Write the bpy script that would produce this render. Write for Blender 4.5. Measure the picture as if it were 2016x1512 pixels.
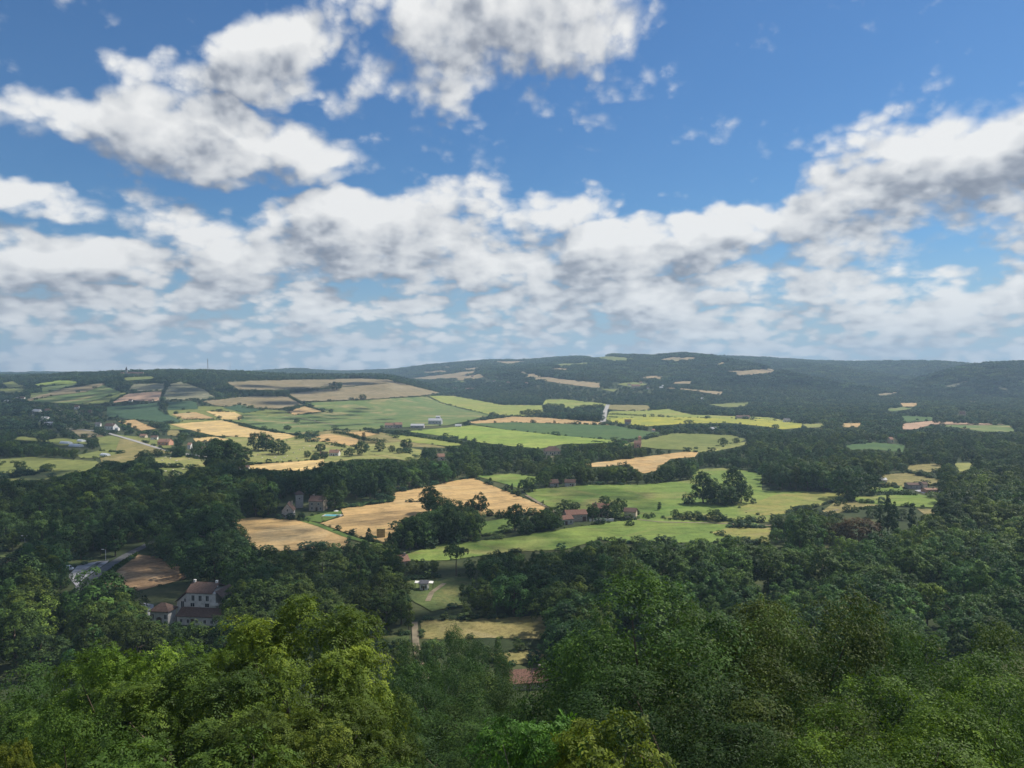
import bpy, math, random
import numpy as np
from mathutils import Vector, geometry

for o in list(bpy.data.objects):
    bpy.data.objects.remove(o)
SC = bpy.context.scene
COL = SC.collection
R = math.radians
PI = math.pi

# ------------------------------------------------------------------ camera, sky, sun, exposure
F = 1570.0                      # focal length in pixels of a 2016 px wide picture
CX, CY, HY = 1008.0, 756.0, 725.0
CAMZ = 90.0
PITCH = math.atan((CY - HY) / F)
cam = bpy.data.cameras.new('camera')
cam.sensor_width = 36.0
cam.lens = F / 2016.0 * 36.0
cam.clip_start = 0.5
cam.clip_end = 60000.0
camo = bpy.data.objects.new('camera', cam)
COL.objects.link(camo)
camo.location = (0, 0, CAMZ)
camo.rotation_euler = (PI / 2 - PITCH, 0, 0)
SC.camera = camo
SC.render.engine = 'CYCLES'
SC.cycles.use_denoising = True
SC.cycles.max_bounces = 5
SC.cycles.diffuse_bounces = 2
SC.cycles.glossy_bounces = 2
SC.cycles.transmission_bounces = 3
SC.cycles.volume_bounces = 0
SC.cycles.transparent_max_bounces = 8
SC.cycles.sample_clamp_indirect = 6.0
SC.view_settings.view_transform = 'Standard'
SC.view_settings.look = 'None'
SC.view_settings.gamma = 1.0
SC.view_settings.exposure = 0.20

SUN_EL, SUN_AZ = R(51), R(58)   # azimuth measured from the view direction towards the right
SUNV = Vector((math.sin(SUN_AZ) * math.cos(SUN_EL), math.cos(SUN_AZ) * math.cos(SUN_EL), math.sin(SUN_EL)))
sun = bpy.data.lights.new('sun', 'SUN')
sun.energy = 5.0
sun.angle = R(0.55)
sun.color = (1.0, 0.93, 0.82)
suno = bpy.data.objects.new('sun', sun)
COL.objects.link(suno)
suno.rotation_euler = SUNV.to_track_quat('Z', 'Y').to_euler()
suno.location = (0, 0, 500)


class NT:
    """small helper for writing node trees"""
    def __init__(s, tree):
        s.t = tree
        s.n = tree.nodes
        s.l = tree.links

    def node(s, typ, **kw):
        nd = s.n.new(typ)
        for k, v in kw.items():
            setattr(nd, k, v)
        return nd

    def put(s, sock, v):
        if hasattr(v, 'links'):
            s.l.new(v, sock)
        elif v is not None:
            sock.default_value = v

    def math(s, op, a, b=None, c=None, clamp=False):
        nd = s.node('ShaderNodeMath', operation=op, use_clamp=clamp)
        s.put(nd.inputs[0], a)
        if b is not None:
            s.put(nd.inputs[1], b)
        if c is not None:
            s.put(nd.inputs[2], c)
        return nd.outputs[0]

    def vmath(s, op, a, b=None, out=0):
        nd = s.node('ShaderNodeVectorMath', operation=op)
        s.put(nd.inputs[0], a)
        if b is not None:
            s.put(nd.inputs[1], b)
        return nd.outputs[out]

    def mix(s, f, a, b, blend='MIX'):
        nd = s.node('ShaderNodeMix', data_type='RGBA', blend_type=blend)
        s.put(nd.inputs['Factor'], f)
        s.put(nd.inputs[6], a)
        s.put(nd.inputs[7], b)
        return nd.outputs[2]

    def noise(s, vec, scale, detail=4.0, rough=0.55, dist=0.0, dim='3D'):
        nd = s.node('ShaderNodeTexNoise', noise_dimensions=dim)
        s.put(nd.inputs['Vector'], vec)
        s.put(nd.inputs['Scale'], scale)
        s.put(nd.inputs['Detail'], detail)
        s.put(nd.inputs['Roughness'], rough)
        s.put(nd.inputs['Distortion'], dist)
        return nd.outputs[0]

    def ramp(s, fac, stops, interp='LINEAR'):
        nd = s.node('ShaderNodeValToRGB')
        cr = nd.color_ramp
        cr.interpolation = interp
        while len(cr.elements) < len(stops):
            cr.elements.new(0.5)
        for e, (p, c) in zip(cr.elements, stops):
            e.position = p
            e.color = c if len(c) == 4 else (*c, 1)
        s.put(nd.inputs[0], fac)
        return nd.outputs[0]

    def maprange(s, v, a, b, c=0.0, d=1.0, smooth=False):
        nd = s.node('ShaderNodeMapRange', interpolation_type='SMOOTHSTEP' if smooth else 'LINEAR')
        s.put(nd.inputs['Value'], v)
        s.put(nd.inputs['From Min'], a)
        s.put(nd.inputs['From Max'], b)
        s.put(nd.inputs['To Min'], c)
        s.put(nd.inputs['To Max'], d)
        return nd.outputs[0]


SKY_GAIN = (0.0335, 0.0555, 0.0775, 1)


def build_world():
    w = bpy.data.worlds.new('World')
    SC.world = w
    w.use_nodes = True
    t = NT(w.node_tree)
    t.n.clear()
    out = t.node('ShaderNodeOutputWorld')
    sky = t.node('ShaderNodeTexSky', sky_type='NISHITA')
    sky.sun_disc = False
    sky.sun_elevation = SUN_EL
    sky.sun_rotation = SUN_AZ
    sky.air_density = 1.15
    sky.dust_density = 0.35
    sky.ozone_density = 2.2
    sky.altitude = 250
    tc = t.node('ShaderNodeTexCoord')
    d = tc.outputs['Generated']
    sep = t.node('ShaderNodeSeparateXYZ')
    t.l.new(d, sep.inputs[0])
    x, y, z = sep.outputs
    hz = t.math('SQRT', t.math('ADD', t.math('MULTIPLY', x, x), t.math('MULTIPLY', y, y)))
    hz = t.math('MAXIMUM', hz, 0.02)
    az = t.math('ARCTAN2', x, y)                  # bearing of the direction
    el = t.math('ARCTANGENT', t.math('DIVIDE', z, hz))   # its elevation
    pos = t.node('ShaderNodeCombineXYZ')
    t.l.new(az, pos.inputs[0])
    t.l.new(el, pos.inputs[1])
    pos = pos.outputs[0]
    # cumulus masses by bearing and elevation
    def ae(px, py):
        u, v = (px - CX) / F, (HY - py) / F
        return math.atan(u), math.atan(v / math.sqrt(1 + u * u))
    blobs = CLOUDS

    def field(offset, det):
        p = t.vmath('ADD', pos, offset) if offset else pos
        sp = t.node('ShaderNodeSeparateXYZ')
        t.l.new(p, sp.inputs[0])
        a, e = sp.outputs[0], sp.outputs[1]
        wv = t.math('ADD', t.math('MAXIMUM', e, 0.0), 0.30)
        cmb = t.node('ShaderNodeCombineXYZ')
        t.put(cmb.inputs[0], t.math('MULTIPLY', a, 3.6))
        t.put(cmb.inputs[1], t.math('MULTIPLY', t.math('LOGARITHM', wv, 2.71828), 2.9))
        q = cmb.outputs[0]
        n1 = t.noise(q, 2.0, det, 0.60, 0.0, '2D')
        vo = t.node('ShaderNodeTexVoronoi', voronoi_dimensions='2D', feature='F1')
        t.put(vo.inputs['Vector'], t.vmath('ADD', q, t.vmath('MULTIPLY', n1, (0.16, 0.16, 0))))
        vo.inputs['Scale'].default_value = 6.5
        vo.inputs['Detail'].default_value = 1.4
        vo.inputs['Roughness'].default_value = 0.55
        vo.inputs['Lacunarity'].default_value = 2.3
        puff = t.math('SUBTRACT', 0.78, vo.outputs['Distance'])
        # far rows of small cumulus low in the sky
        vs = t.node('ShaderNodeTexVoronoi', voronoi_dimensions='2D', feature='F1')
        t.put(vs.inputs['Vector'], t.vmath('ADD', q, t.vmath('MULTIPLY', n1, (0.10, 0.10, 0))))
        vs.inputs['Scale'].default_value = 9.0
        vs.inputs['Detail'].default_value = 1.0
        vs.inputs['Roughness'].default_value = 0.5
        lowf = t.maprange(e, 0.15, 0.03, 0.0, 1.5)
        puff = t.math('MULTIPLY_ADD', lowf, t.math('SUBTRACT', 0.46, vs.outputs['Distance']), puff)
        # warp the masses so that none keeps an oval outline
        wn = t.node('ShaderNodeTexNoise', noise_dimensions='2D')
        t.put(wn.inputs['Vector'], q)
        wn.inputs['Scale'].default_value = 1.9
        wn.inputs['Detail'].default_value = 3.0
        wn.inputs['Roughness'].default_value = 0.6
        sw = t.node('ShaderNodeSeparateColor')
        t.l.new(wn.outputs['Color'], sw.inputs[0])
        wa = t.math('MULTIPLY_ADD', t.math('MULTIPLY', t.math('SUBTRACT', sw.outputs[0], 0.5), 0.30), wv, a)
        we = t.math('MULTIPLY_ADD', t.math('MULTIPLY', t.math('SUBTRACT', sw.outputs[1], 0.5), 0.20), wv, e)
        acc = None
        for i, (bx, by, rx, ry, rot, st) in enumerate(blobs):
            if i % 8 == 0:      # worked out eight at a time
                cz = t.node('ShaderNodeCombineXYZ')
                t.put(cz.inputs[0], wa)
                t.put(cz.inputs[1], we)
                t.put(cz.inputs[2], t.math('MULTIPLY_ADD', acc, 1e-7, 1.0) if acc is not None else 1.0)
                pv = cz.outputs[0]
            ca, ce = ae(bx, by)
            c_, s_ = math.cos(R(rot)), math.sin(R(rot))
            ax, ay = rx / F, ry / F
            g1 = t.vmath('DOT_PRODUCT', pv, (c_ / ax, s_ / ax, -(c_ * ca + s_ * ce) / ax), out=1)
            g2 = t.vmath('DOT_PRODUCT', pv, (-s_ / ay, c_ / ay, -(-s_ * ca + c_ * ce) / ay), out=1)
            g = t.math('MULTIPLY_ADD', g1, g1, t.math('MULTIPLY', g2, g2))
            g = t.math('MULTIPLY_ADD', g, -0.55 * st, 1.12 * st)
            acc = t.math('MAXIMUM', g, acc if acc is not None else -1.0)
        acc = t.math('MAXIMUM', acc, -0.12)
        band = t.maprange(e, 0.02, 0.16, 0.56, -0.12, True)
        low = t.math('SMOOTH_MAX', acc, band, 0.25)
        return low, n1, a, e, puff
    l0, n0, a0, e0, p0 = field(None, 9.0)
    l1, m1, _, _, p1 = field((0.020, 0.034, 0.0), 4.0)
    away = t.maprange(t.math('ABSOLUTE', a0), 0.70, 0.95, 0.0, 0.42)
    d0 = t.math('MULTIPLY_ADD', t.math('SUBTRACT', n0, 0.5), 1.9, l0)
    d0 = t.math('ADD', t.math('MULTIPLY_ADD', p0, 0.54, d0), away)
    d1 = t.math('MULTIPLY_ADD', t.math('SUBTRACT', m1, 0.5), 2.0, l1)
    d1 = t.math('ADD', t.math('MULTIPLY_ADD', p1, 0.44, d1), away)
    alpha = t.maprange(d0, 0.08, t.maprange(el, 0.03, 0.25, 0.62, 0.90), 0.0, 1.0, True)
    # light reaches the side turned to the sun; dense parts behind others stay grey
    dl = t.math('SUBTRACT', d1, d0)
    lit = t.maprange(dl, 0.95, -0.85, 0.0, 1.0)
    thick = t.maprange(d1, 0.35, 1.5, 0.0, 1.0)
    lit = t.math('MULTIPLY_ADD', thick, -0.30, t.math('ADD', lit, 0.12), clamp=True)
    cc = t.ramp(lit, [(0.0, (0.215, 0.24, 0.29)), (0.2, (0.31, 0.335, 0.385)), (0.42, (0.49, 0.51, 0.54)), (0.62, (0.62, 0.63, 0.64)), (1.0, (0.78, 0.78, 0.77))])
    hazy = t.maprange(el, 0.0, 0.13, 0.42, 0.0, True)
    cc = t.mix(hazy, cc, (0.55, 0.605, 0.66, 1))
    skyc = t.mix(1.0, sky.outputs[0], SKY_GAIN, 'MULTIPLY')
    skyc = t.mix(t.maprange(el, 0.0, 0.17, 0.70, 0.0, True), skyc, (0.36, 0.48, 0.61, 1))
    fin = t.mix(t.math('MULTIPLY', alpha, 0.97), skyc, cc)
    bg = t.node('ShaderNodeBackground')
    t.l.new(fin, bg.inputs[0])
    bg.inputs[1].default_value = 1.0
    t.l.new(bg.outputs[0], out.inputs[0])
    w.cycles.sampling_method = 'MANUAL'
    w.cycles.sample_map_resolution = 512


# cloud masses: bearing/elevation given by (x, y) of the picture's tangent plane, half sizes, tilt, strength
CLOUDS = [
    (520, 105, 170, 62, 30, 0.95), (390, 165, 150, 55, 20, 0.85), (120, 205, 130, 48, 8, 0.75), (250, 225, 120, 45, 0, 0.6),
    (420, 275, 250, 62, -3, 0.95), (560, 290, 100, 50, -10, 0.85), (690, 185, 110, 30, 8, 0.5), (280, 345, 40, 18, 10, 0.35),
    (1000, 40, 230, 95, 10, 1.0), (890, 110, 165, 62, 0, 0.85), (1090, 60, 150, 60, 15, 0.85), (1040, 215, 45, 22, -10, 0.35), (800, 30, 80, 60, 0, 0.5),
    (1890, 345, 300, 72, 17, 1.0), (1700, 385, 180, 62, 12, 0.9), (1990, 330, 160, 90, 15, 0.95), (1560, 395, 60, 30, 10, 0.4),
    (1760, 232, 70, 20, 18, 0.22), (1985, 182, 60, 20, 12, 0.26),
    (1270, 490, 240, 58, 3, 1.05), (1440, 455, 110, 42, 6, 0.9), (1090, 415, 80, 38, 5, 0.8), (880, 405, 110, 38, 10, 0.7), (990, 395, 22, 20, 30, 0.5),
    (700, 490, 260, 62, 3, 0.95), (660, 440, 75, 38, 0, 0.9), (900, 510, 180, 60, 0, 0.95), (440, 565, 85, 42, 20, 0.9),
    (190, 512, 170, 42, 4, 0.95), (300, 430, 180, 34, -10, 0.5), (28, 400, 55, 32, 0, 0.85), (600, 590, 90, 28, -5, 0.75),
    (130, 600, 210, 38, 0, 0.75), (120, 650, 260, 40, 0, 0.75), (1260, 585, 240, 42, 3, 0.85), (1000, 610, 120, 30, 5, 0.7),
    (1690, 560, 200, 32, 6, 0.7), (1600, 510, 70, 22, 0, 0.55), (1900, 600, 160, 50, 8, 0.85), (1650, 620, 240, 32, 0, 0.75), (1250, 640, 300, 30, 0, 0.7),
    (690, 675, 60, 18, 10, 0.7), (830, 605, 60, 18, 10, 0.6), (2010, 480, 40, 16, 0, 0.5), (400, 640, 260, 30, 0, 0.55),
]
build_world()

# ------------------------------------------------------------------ terrain
def softplus(v, k):
    return np.where(v > 8 * k, v, k * np.log1p(np.exp(np.minimum(v / k, 30))))


def sstep(t):
    t = np.clip(t, 0, 1)
    return t * t * (3 - 2 * t)


def wob(X, Y):
    return (np.sin(X / 190.0 + 0.7 * np.sin(Y / 310.0)) + 0.7 * np.sin(X / 83.0 + Y / 240.0 + 1.3) + 0.8 * np.sin(Y / 270.0 - X / 520.0 + 2.0))


def height(X, Y):
    X = np.asarray(X, float)
    Y = np.asarray(Y, float)
    Ys = np.maximum(Y, 5.0)
    c = CX + F * np.clip(X / Ys, -1.4, 1.4)
    r = np.hypot(X * 0.45, np.maximum(Y, 0))
    near = softplus(84 - 0.50 * r, 6.0)
    # plateau on the left
    yr = np.interp(c, [-1200, -400, 0, 200, 330, 450, 560, 711, 764, 800, 866, 900], [760, 752, 747, 741, 737, 741, 747, 746, 748, 757, 776, 786])
    Df = np.interp(c, [-1200, 0, 300, 600, 900], [1150, 1150, 1200, 1350, 1700])
    Dr = np.interp(c, [-1200, 0, 300, 764, 900], [2700, 2700, 2300, 2250, 2300])
    zr = np.maximum(CAMZ - (yr - HY) / F * Dr, 0) * sstep((915 - c) / 60.0)
    t = np.clip((Y - Df) / (Dr - Df), 0, 1)
    zl = zr * (0.55 * t + 0.45 * sstep(t)) + 2.2 * wob(X, Y) * sstep(t * 2) * (zr > 5) * sstep((850 - c) / 150.0)
    zl = zl * (1 - 0.35 * sstep((Y - Dr - 300) / 1500.0))
    # hills across the valley
    yR = np.interp(c, [-1200, 600, 700, 780, 850, 960, 1030, 1100, 1210, 1290, 1350, 1500, 1600, 1700, 1800, 2016, 3200],
                   [735, 734, 732, 729, 720, 711, 711, 706, 702, 708, 701, 706, 712, 717, 719, 718, 718])
    D2 = np.interp(c, [0, 800, 1100, 1500, 2016, 3000], [3000, 2600, 2050, 2000, 2350, 2500])
    D3 = np.interp(c, [0, 700, 800, 1000, 1350, 1700, 2016], [7000, 6500, 5200, 4700, 4400, 5200, 6000])
    z3 = CAMZ - (yR - HY) / F * D3
    t2 = np.clip((Y - D2) / (D3 - D2), 0, 1)
    zR = z3 * (0.25 * t2 + 0.75 * t2 ** 0.8) + 20.0 * wob(X * 0.62, Y * 0.5) * np.sin(PI * t2) + 2.0 * wob(X * 1.7, Y * 1.6) * np.sin(PI * t2)
    zR = zR * (1 - 0.6 * sstep((Y - D3) / 2500.0))
    # nearer hill on the far right
    yN = np.interp(c, [1690, 1730, 1800, 1900, 1960, 2016, 2400, 3200], [786, 774, 752, 724, 717, 715, 700, 690])
    Dn = 3000.0
    zn = np.maximum(CAMZ - (yN - HY) / F * Dn, 0) * sstep((c - 1680) / 60.0)
    tn = np.clip((Y - 2300) / (Dn - 2300), 0, 1)
    zN = zn * sstep(tn) * (1 - 0.65 * sstep((Y - Dn) / 900.0)) + 2.5 * wob(X, Y) * np.sin(PI * tn) * (zn > 2)
    return near + np.maximum(np.maximum(zl, zR), zN)


def project(X, Y, Z):
    s, c = math.sin(PITCH), math.cos(PITCH)
    dz = np.asarray(Z) - CAMZ
    zc = np.maximum(Y * c - dz * s, 1e-3)
    yc = Y * s + dz * c
    return CX + F * X / zc, CY - F * yc / zc, zc


_YS = np.geomspace(12, 8500, 1400)


def ground(px, py):
    """where the line of sight through (px, py) meets the terrain"""
    px = np.atleast_1d(np.asarray(px, float))
    py = np.atleast_1d(np.asarray(py, float))
    s, c = math.sin(PITCH), math.cos(PITCH)
    out = np.zeros((len(px), 3))
    for i in range(0, len(px), 4000):
        u = (px[i:i + 4000] - CX) / F
        v = (CY - py[i:i + 4000]) / F
        dy = c + v * s
        dz = -s + v * c
        k = _YS[None, :] / dy[:, None]
        X = k * u[:, None]
        Z = CAMZ + k * dz[:, None]
        diff = Z - height(X, np.broadcast_to(_YS[None, :], X.shape))
        below = diff < 0
        j = np.where(below.any(1), below.argmax(1), len(_YS) - 1)
        j = np.maximum(j, 1)
        ii = np.arange(len(u))
        a, b = diff[ii, j - 1], diff[ii, j]
        f = np.clip(a / np.where(np.abs(a - b) < 1e-9, 1e-9, a - b), 0, 1)
        Yh = _YS[j - 1] + f * (_YS[j] - _YS[j - 1])
        Xh = Yh / dy * u
        out[i:i + 4000] = np.stack([Xh, Yh, height(Xh, Yh)], 1)
    return out


def gp(px, py):
    return Vector(ground(px, py)[0])


# ------------------------------------------------------------------ small builders
def mesh_np(name, verts, faces, mat=None, attr=None, smooth=False):
    """mesh from arrays: faces is (n, 3) or (n, 4)"""
    me = bpy.data.meshes.new(name)
    verts = np.asarray(verts, np.float32)
    faces = np.asarray(faces, np.int32)
    k = faces.shape[1]
    me.vertices.add(len(verts))
    me.vertices.foreach_set('co', verts.ravel())
    me.loops.add(len(faces) * k)
    me.loops.foreach_set('vertex_index', faces.ravel())
    me.polygons.add(len(faces))
    me.polygons.foreach_set('loop_start', np.arange(0, len(faces) * k, k, dtype=np.int32))
    if attr is not None:
        a = me.attributes.new('tint', 'FLOAT', 'FACE')
        a.data.foreach_set('value', np.asarray(attr, np.float32))
    me.update(calc_edges=True)
    me.validate()
    if smooth:
        me.polygons.foreach_set('use_smooth', np.ones(len(faces), bool))
    if mat:
        me.materials.append(mat)
    return me


def link(name, data, parent=None, loc=None):
    o = bpy.data.objects.new(name, data)
    COL.objects.link(o)
    if parent:
        o.parent = parent
    if loc is not None:
        o.location = loc
    return o


def tag(o, label=None, cat=None, group=None, kind=None):
    if label:
        o['label'] = label
    if cat:
        o['category'] = cat
    if group:
        o['group'] = group
    if kind:
        o['kind'] = kind
    return o


def empty(name, loc, rz=0.0):
    o = link(name, None, loc=loc)
    o.rotation_euler = (0, 0, rz)
    return o


class MB:
    """collects simple solids into one mesh"""
    def __init__(s):
        s.v, s.f = [], []

    def add(s, vs, fs):
        b = len(s.v)
        s.v += [tuple(q) for q in vs]
        s.f += [tuple(b + i for i in f) for f in fs]
        return s

    def box(s, x0, x1, y0, y1, z0, z1):
        vs = [(x, y, z) for z in (z0, z1) for y in (y0, y1) for x in (x0, x1)]
        return s.add(vs, [(0, 2, 3, 1), (4, 5, 7, 6), (0, 1, 5, 4), (2, 6, 7, 3), (0, 4, 6, 2), (1, 3, 7, 5)])

    def tube(s, pts, rads, n=8):
        rings = []
        for i, p in enumerate(pts):
            p = Vector(p)
            a = Vector(pts[min(i + 1, len(pts) - 1)]) - Vector(pts[max(i - 1, 0)])
            a.normalize()
            u = a.orthogonal().normalized()
            w = a.cross(u)
            rings.append([p + (u * math.cos(2 * PI * k / n) + w * math.sin(2 * PI * k / n)) * rads[i] for k in range(n)])
        vs = [q for r_ in rings for q in r_]
        fs = []
        for i in range(len(rings) - 1):
            for k in range(n):
                fs.append((i * n + k, i * n + (k + 1) % n, (i + 1) * n + (k + 1) % n, (i + 1) * n + k))
        fs.append(tuple(reversed(range(n))))
        fs.append(tuple(range((len(rings) - 1) * n, len(rings) * n)))
        return s.add(vs, fs)

    def build(s, name, mat, parent=None, loc=None):
        me = bpy.data.meshes.new(name)
        me.from_pydata(s.v, [], s.f)
        me.materials.append(mat)
        me.update()
        return link(name, me, parent, loc)


# ------------------------------------------------------------------ materials
def new_mat(name):
    m = bpy.data.materials.new(name)
    m.use_nodes = True
    t = NT(m.node_tree)
    b = t.n['Principled BSDF']
    b.inputs['Specular IOR Level'].default_value = 0.25
    b.inputs['Roughness'].default_value = 0.85
    return m, t, b


def plain(name, c, rough=0.8, var=0.18, scale=1.2, spec=0.25, metal=0.0):
    m, t, b = new_mat(name)
    pos = t.node('ShaderNodeTexCoord').outputs['Object']
    n = t.noise(pos, scale, 6, 0.6)
    c = (*c, 1)
    dk = tuple(v * (1 - var * 1.6) for v in c[:3]) + (1,)
    lt = tuple(min(v * (1 + var), 1) for v in c[:3]) + (1,)
    t.l.new(t.ramp(n, [(0.3, dk), (0.52, c), (0.72, lt)]), b.inputs['Base Color'])
    b.inputs['Roughness'].default_value = rough
    b.inputs['Specular IOR Level'].default_value = spec
    b.inputs['Metallic'].default_value = metal
    return m


def field_mat(name, c1, c2, patch=45.0, c3=None, row_dir=None, row_w=3.0, row_amt=0.25, fine=0.35):
    """crop or grass: large patches of two tones, fine mottling, and drilled rows"""
    m, t, b = new_mat(name)
    g = t.node('ShaderNodeNewGeometry')
    pos = t.vmath('MULTIPLY', g.outputs['Position'], (1, 1, 0))
    big = t.noise(pos, 1.0 / patch, 5, 0.6, 0.6)
    col = t.mix(t.maprange(big, 0.36, 0.64, 0, 1), (*c1, 1), (*c2, 1))
    if c3:
        b3 = t.noise(t.vmath('ADD', pos, (311.0, 70.0, 0)), 0.8 / patch, 4, 0.6, 0.8)
        col = t.mix(t.maprange(b3, 0.52, 0.66, 0, 0.85), col, (*c3, 1))
    md = t.noise(t.vmath('ADD', pos, (97.0, 13.0, 0)), 0.085, 4, 0.6, 0.8)
    col = t.mix(1.0, col, t.ramp(md, [(0.30, (0.72, 0.74, 0.72)), (0.5, (1, 1, 1)), (0.70, (1.18, 1.15, 1.10))]), 'MULTIPLY')
    fn = t.noise(pos, 0.55, 5, 0.65)
    col = t.mix(1.0, col, t.ramp(fn, [(0.25, (1 - fine,) * 3), (0.5, (1, 1, 1)), (0.75, (1 + fine * 0.6,) * 3)]), 'MULTIPLY')
    if row_dir is not None:
        mp = t.node('ShaderNodeMapping')
        mp.inputs['Rotation'].default_value = (0, 0, R(row_dir))
        t.put(mp.inputs['Vector'], t.vmath('ADD', pos, (0, 0, 0)))
        sp = t.node('ShaderNodeSeparateXYZ')
        t.l.new(mp.outputs[0], sp.inputs[0])
        cmb = t.node('ShaderNodeCombineXYZ')
        t.put(cmb.inputs[0], t.math('MULTIPLY', sp.outputs[0], 1.0 / row_w))
        t.put(cmb.inputs[1], t.math('MULTIPLY', sp.outputs[1], 1.0 / (row_w * 22)))
        rn = t.noise(cmb.outputs[0], 1.0, 3, 0.55)
        # wheel tracks of the sprayer
        tr = t.math('ABSOLUTE', t.math('SUBTRACT', t.math('FRACT', t.math('MULTIPLY', sp.outputs[0], 1 / 21.0)), 0.5))
        col = t.mix(t.maprange(tr, 0.028, 0.045, 0.30, 0.0), col, (0.10, 0.085, 0.04, 1))
        col = t.mix(1.0, col, t.ramp(rn, [(0.3, (1 - row_amt,) * 3), (0.5, (1, 1, 1)), (0.7, (1 + row_amt * 0.7,) * 3)]), 'MULTIPLY')
    t.l.new(col, b.inputs['Base Color'])
    b.inputs['Roughness'].default_value = 0.95
    b.inputs['Specular IOR Level'].default_value = 0.1
    bp = t.node('ShaderNodeBump')
    bp.inputs['Strength'].default_value = 0.5
    bp.inputs['Distance'].default_value = 0.6
    t.l.new(t.noise(pos, 0.9, 4, 0.7), bp.inputs['Height'])
    t.l.new(bp.outputs[0], b.inputs['Normal'])
    return m


FM = {
    'wheat': field_mat('ripe_wheat', (0.51, 0.345, 0.15), (0.40, 0.27, 0.125), 50, (0.48, 0.36, 0.19), 62, 4.0, 0.18, 0.30),
    'wheat2': field_mat('cut_wheat', (0.50, 0.36, 0.17), (0.58, 0.42, 0.17), 40, (0.42, 0.32, 0.16), 35, 9.0, 0.34, 0.25),
    'tan': field_mat('stubble', (0.46, 0.31, 0.145), (0.37, 0.255, 0.125), 70, (0.42, 0.32, 0.16), 20, 6.0, 0.15, 0.2),
    'fartan': field_mat('dry_hill_field', (0.34, 0.26, 0.15), (0.27, 0.215, 0.13), 70, (0.24, 0.22, 0.12), 20, 8.0, 0.15, 0.2),
    'pink': field_mat('pale_soil_stubble', (0.42, 0.28, 0.19), (0.36, 0.25, 0.17), 80, None, 10, 8.0, 0.12, 0.15),
    'brown': field_mat('dry_fallow', (0.25, 0.20, 0.115), (0.20, 0.17, 0.095), 70, (0.28, 0.235, 0.15), 15, 14.0, 0.12, 0.2),
    'soil': field_mat('harvested_rough_soil', (0.29, 0.19, 0.105), (0.19, 0.125, 0.07), 9, (0.37, 0.26, 0.155), 50, 3.5, 0.40, 0.45),
    'green': field_mat('meadow_grass', (0.115, 0.185, 0.042), (0.185, 0.24, 0.058), 38, (0.245, 0.235, 0.085), 80, 10.0, 0.16, 0.30),
    'meadow': field_mat('patchy_meadow', (0.105, 0.165, 0.055), (0.15, 0.19, 0.065), 60, (0.30, 0.25, 0.12), 85, 16.0, 0.10, 0.2),
    'bright': field_mat('bright_green_crop', (0.195, 0.275, 0.055), (0.26, 0.31, 0.075), 60, (0.15, 0.22, 0.05), 85, 8.0, 0.12, 0.18),
    'dark': field_mat('dark_green_crop', (0.062, 0.115, 0.042), (0.085, 0.135, 0.045), 80, None, 80, 9.0, 0.10, 0.15),
    'deep': field_mat('blue_green_crop', (0.045, 0.088, 0.045), (0.055, 0.10, 0.05), 90, None, 80, 9.0, 0.08, 0.15),
    'olive': field_mat('olive_pasture', (0.145, 0.175, 0.052), (0.19, 0.205, 0.065), 70, None, 70, 10.0, 0.08, 0.2),
    'yellow': field_mat('flowering_sunflowers', (0.38, 0.35, 0.055), (0.27, 0.29, 0.06), 50, (0.20, 0.24, 0.06), 88, 12.0, 0.12, 0.15),
    'lime': field_mat('yellow_green_crop', (0.26, 0.285, 0.07), (0.20, 0.245, 0.06), 60, (0.30, 0.28, 0.09), 80, 12.0, 0.10, 0.15),
    'pasture': field_mat('pale_pasture', (0.25, 0.25, 0.085), (0.20, 0.22, 0.07), 30, (0.33, 0.28, 0.12), None, 5, 0.1, 0.3),
    'dryish': field_mat('drying_meadow_grass', (0.26, 0.235, 0.075), (0.185, 0.215, 0.06), 25, (0.30, 0.25, 0.11), None, 5, 0.1, 0.3),
    'rough': field_mat('rough_dry_grass', (0.25, 0.21, 0.085), (0.17, 0.16, 0.06), 14, (0.31, 0.26, 0.13), None, 5, 0.1, 0.5),
    'scrub': field_mat('chalky_scrub', (0.21, 0.20, 0.125), (0.13, 0.14, 0.08), 22, (0.27, 0.25, 0.17), 85, 12.0, 0.4, 0.5),
    'shade': field_mat('shaded_grass', (0.085, 0.12, 0.04), (0.115, 0.14, 0.05), 16, (0.16, 0.155, 0.06), None, 5, 0.1, 0.45),  # darker grass for dim spots, their shade put into its colour
    'lawn': field_mat('lawn_grass', (0.085, 0.14, 0.035), (0.11, 0.16, 0.04), 12, None, None, 5, 0.1, 0.3),
}
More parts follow.
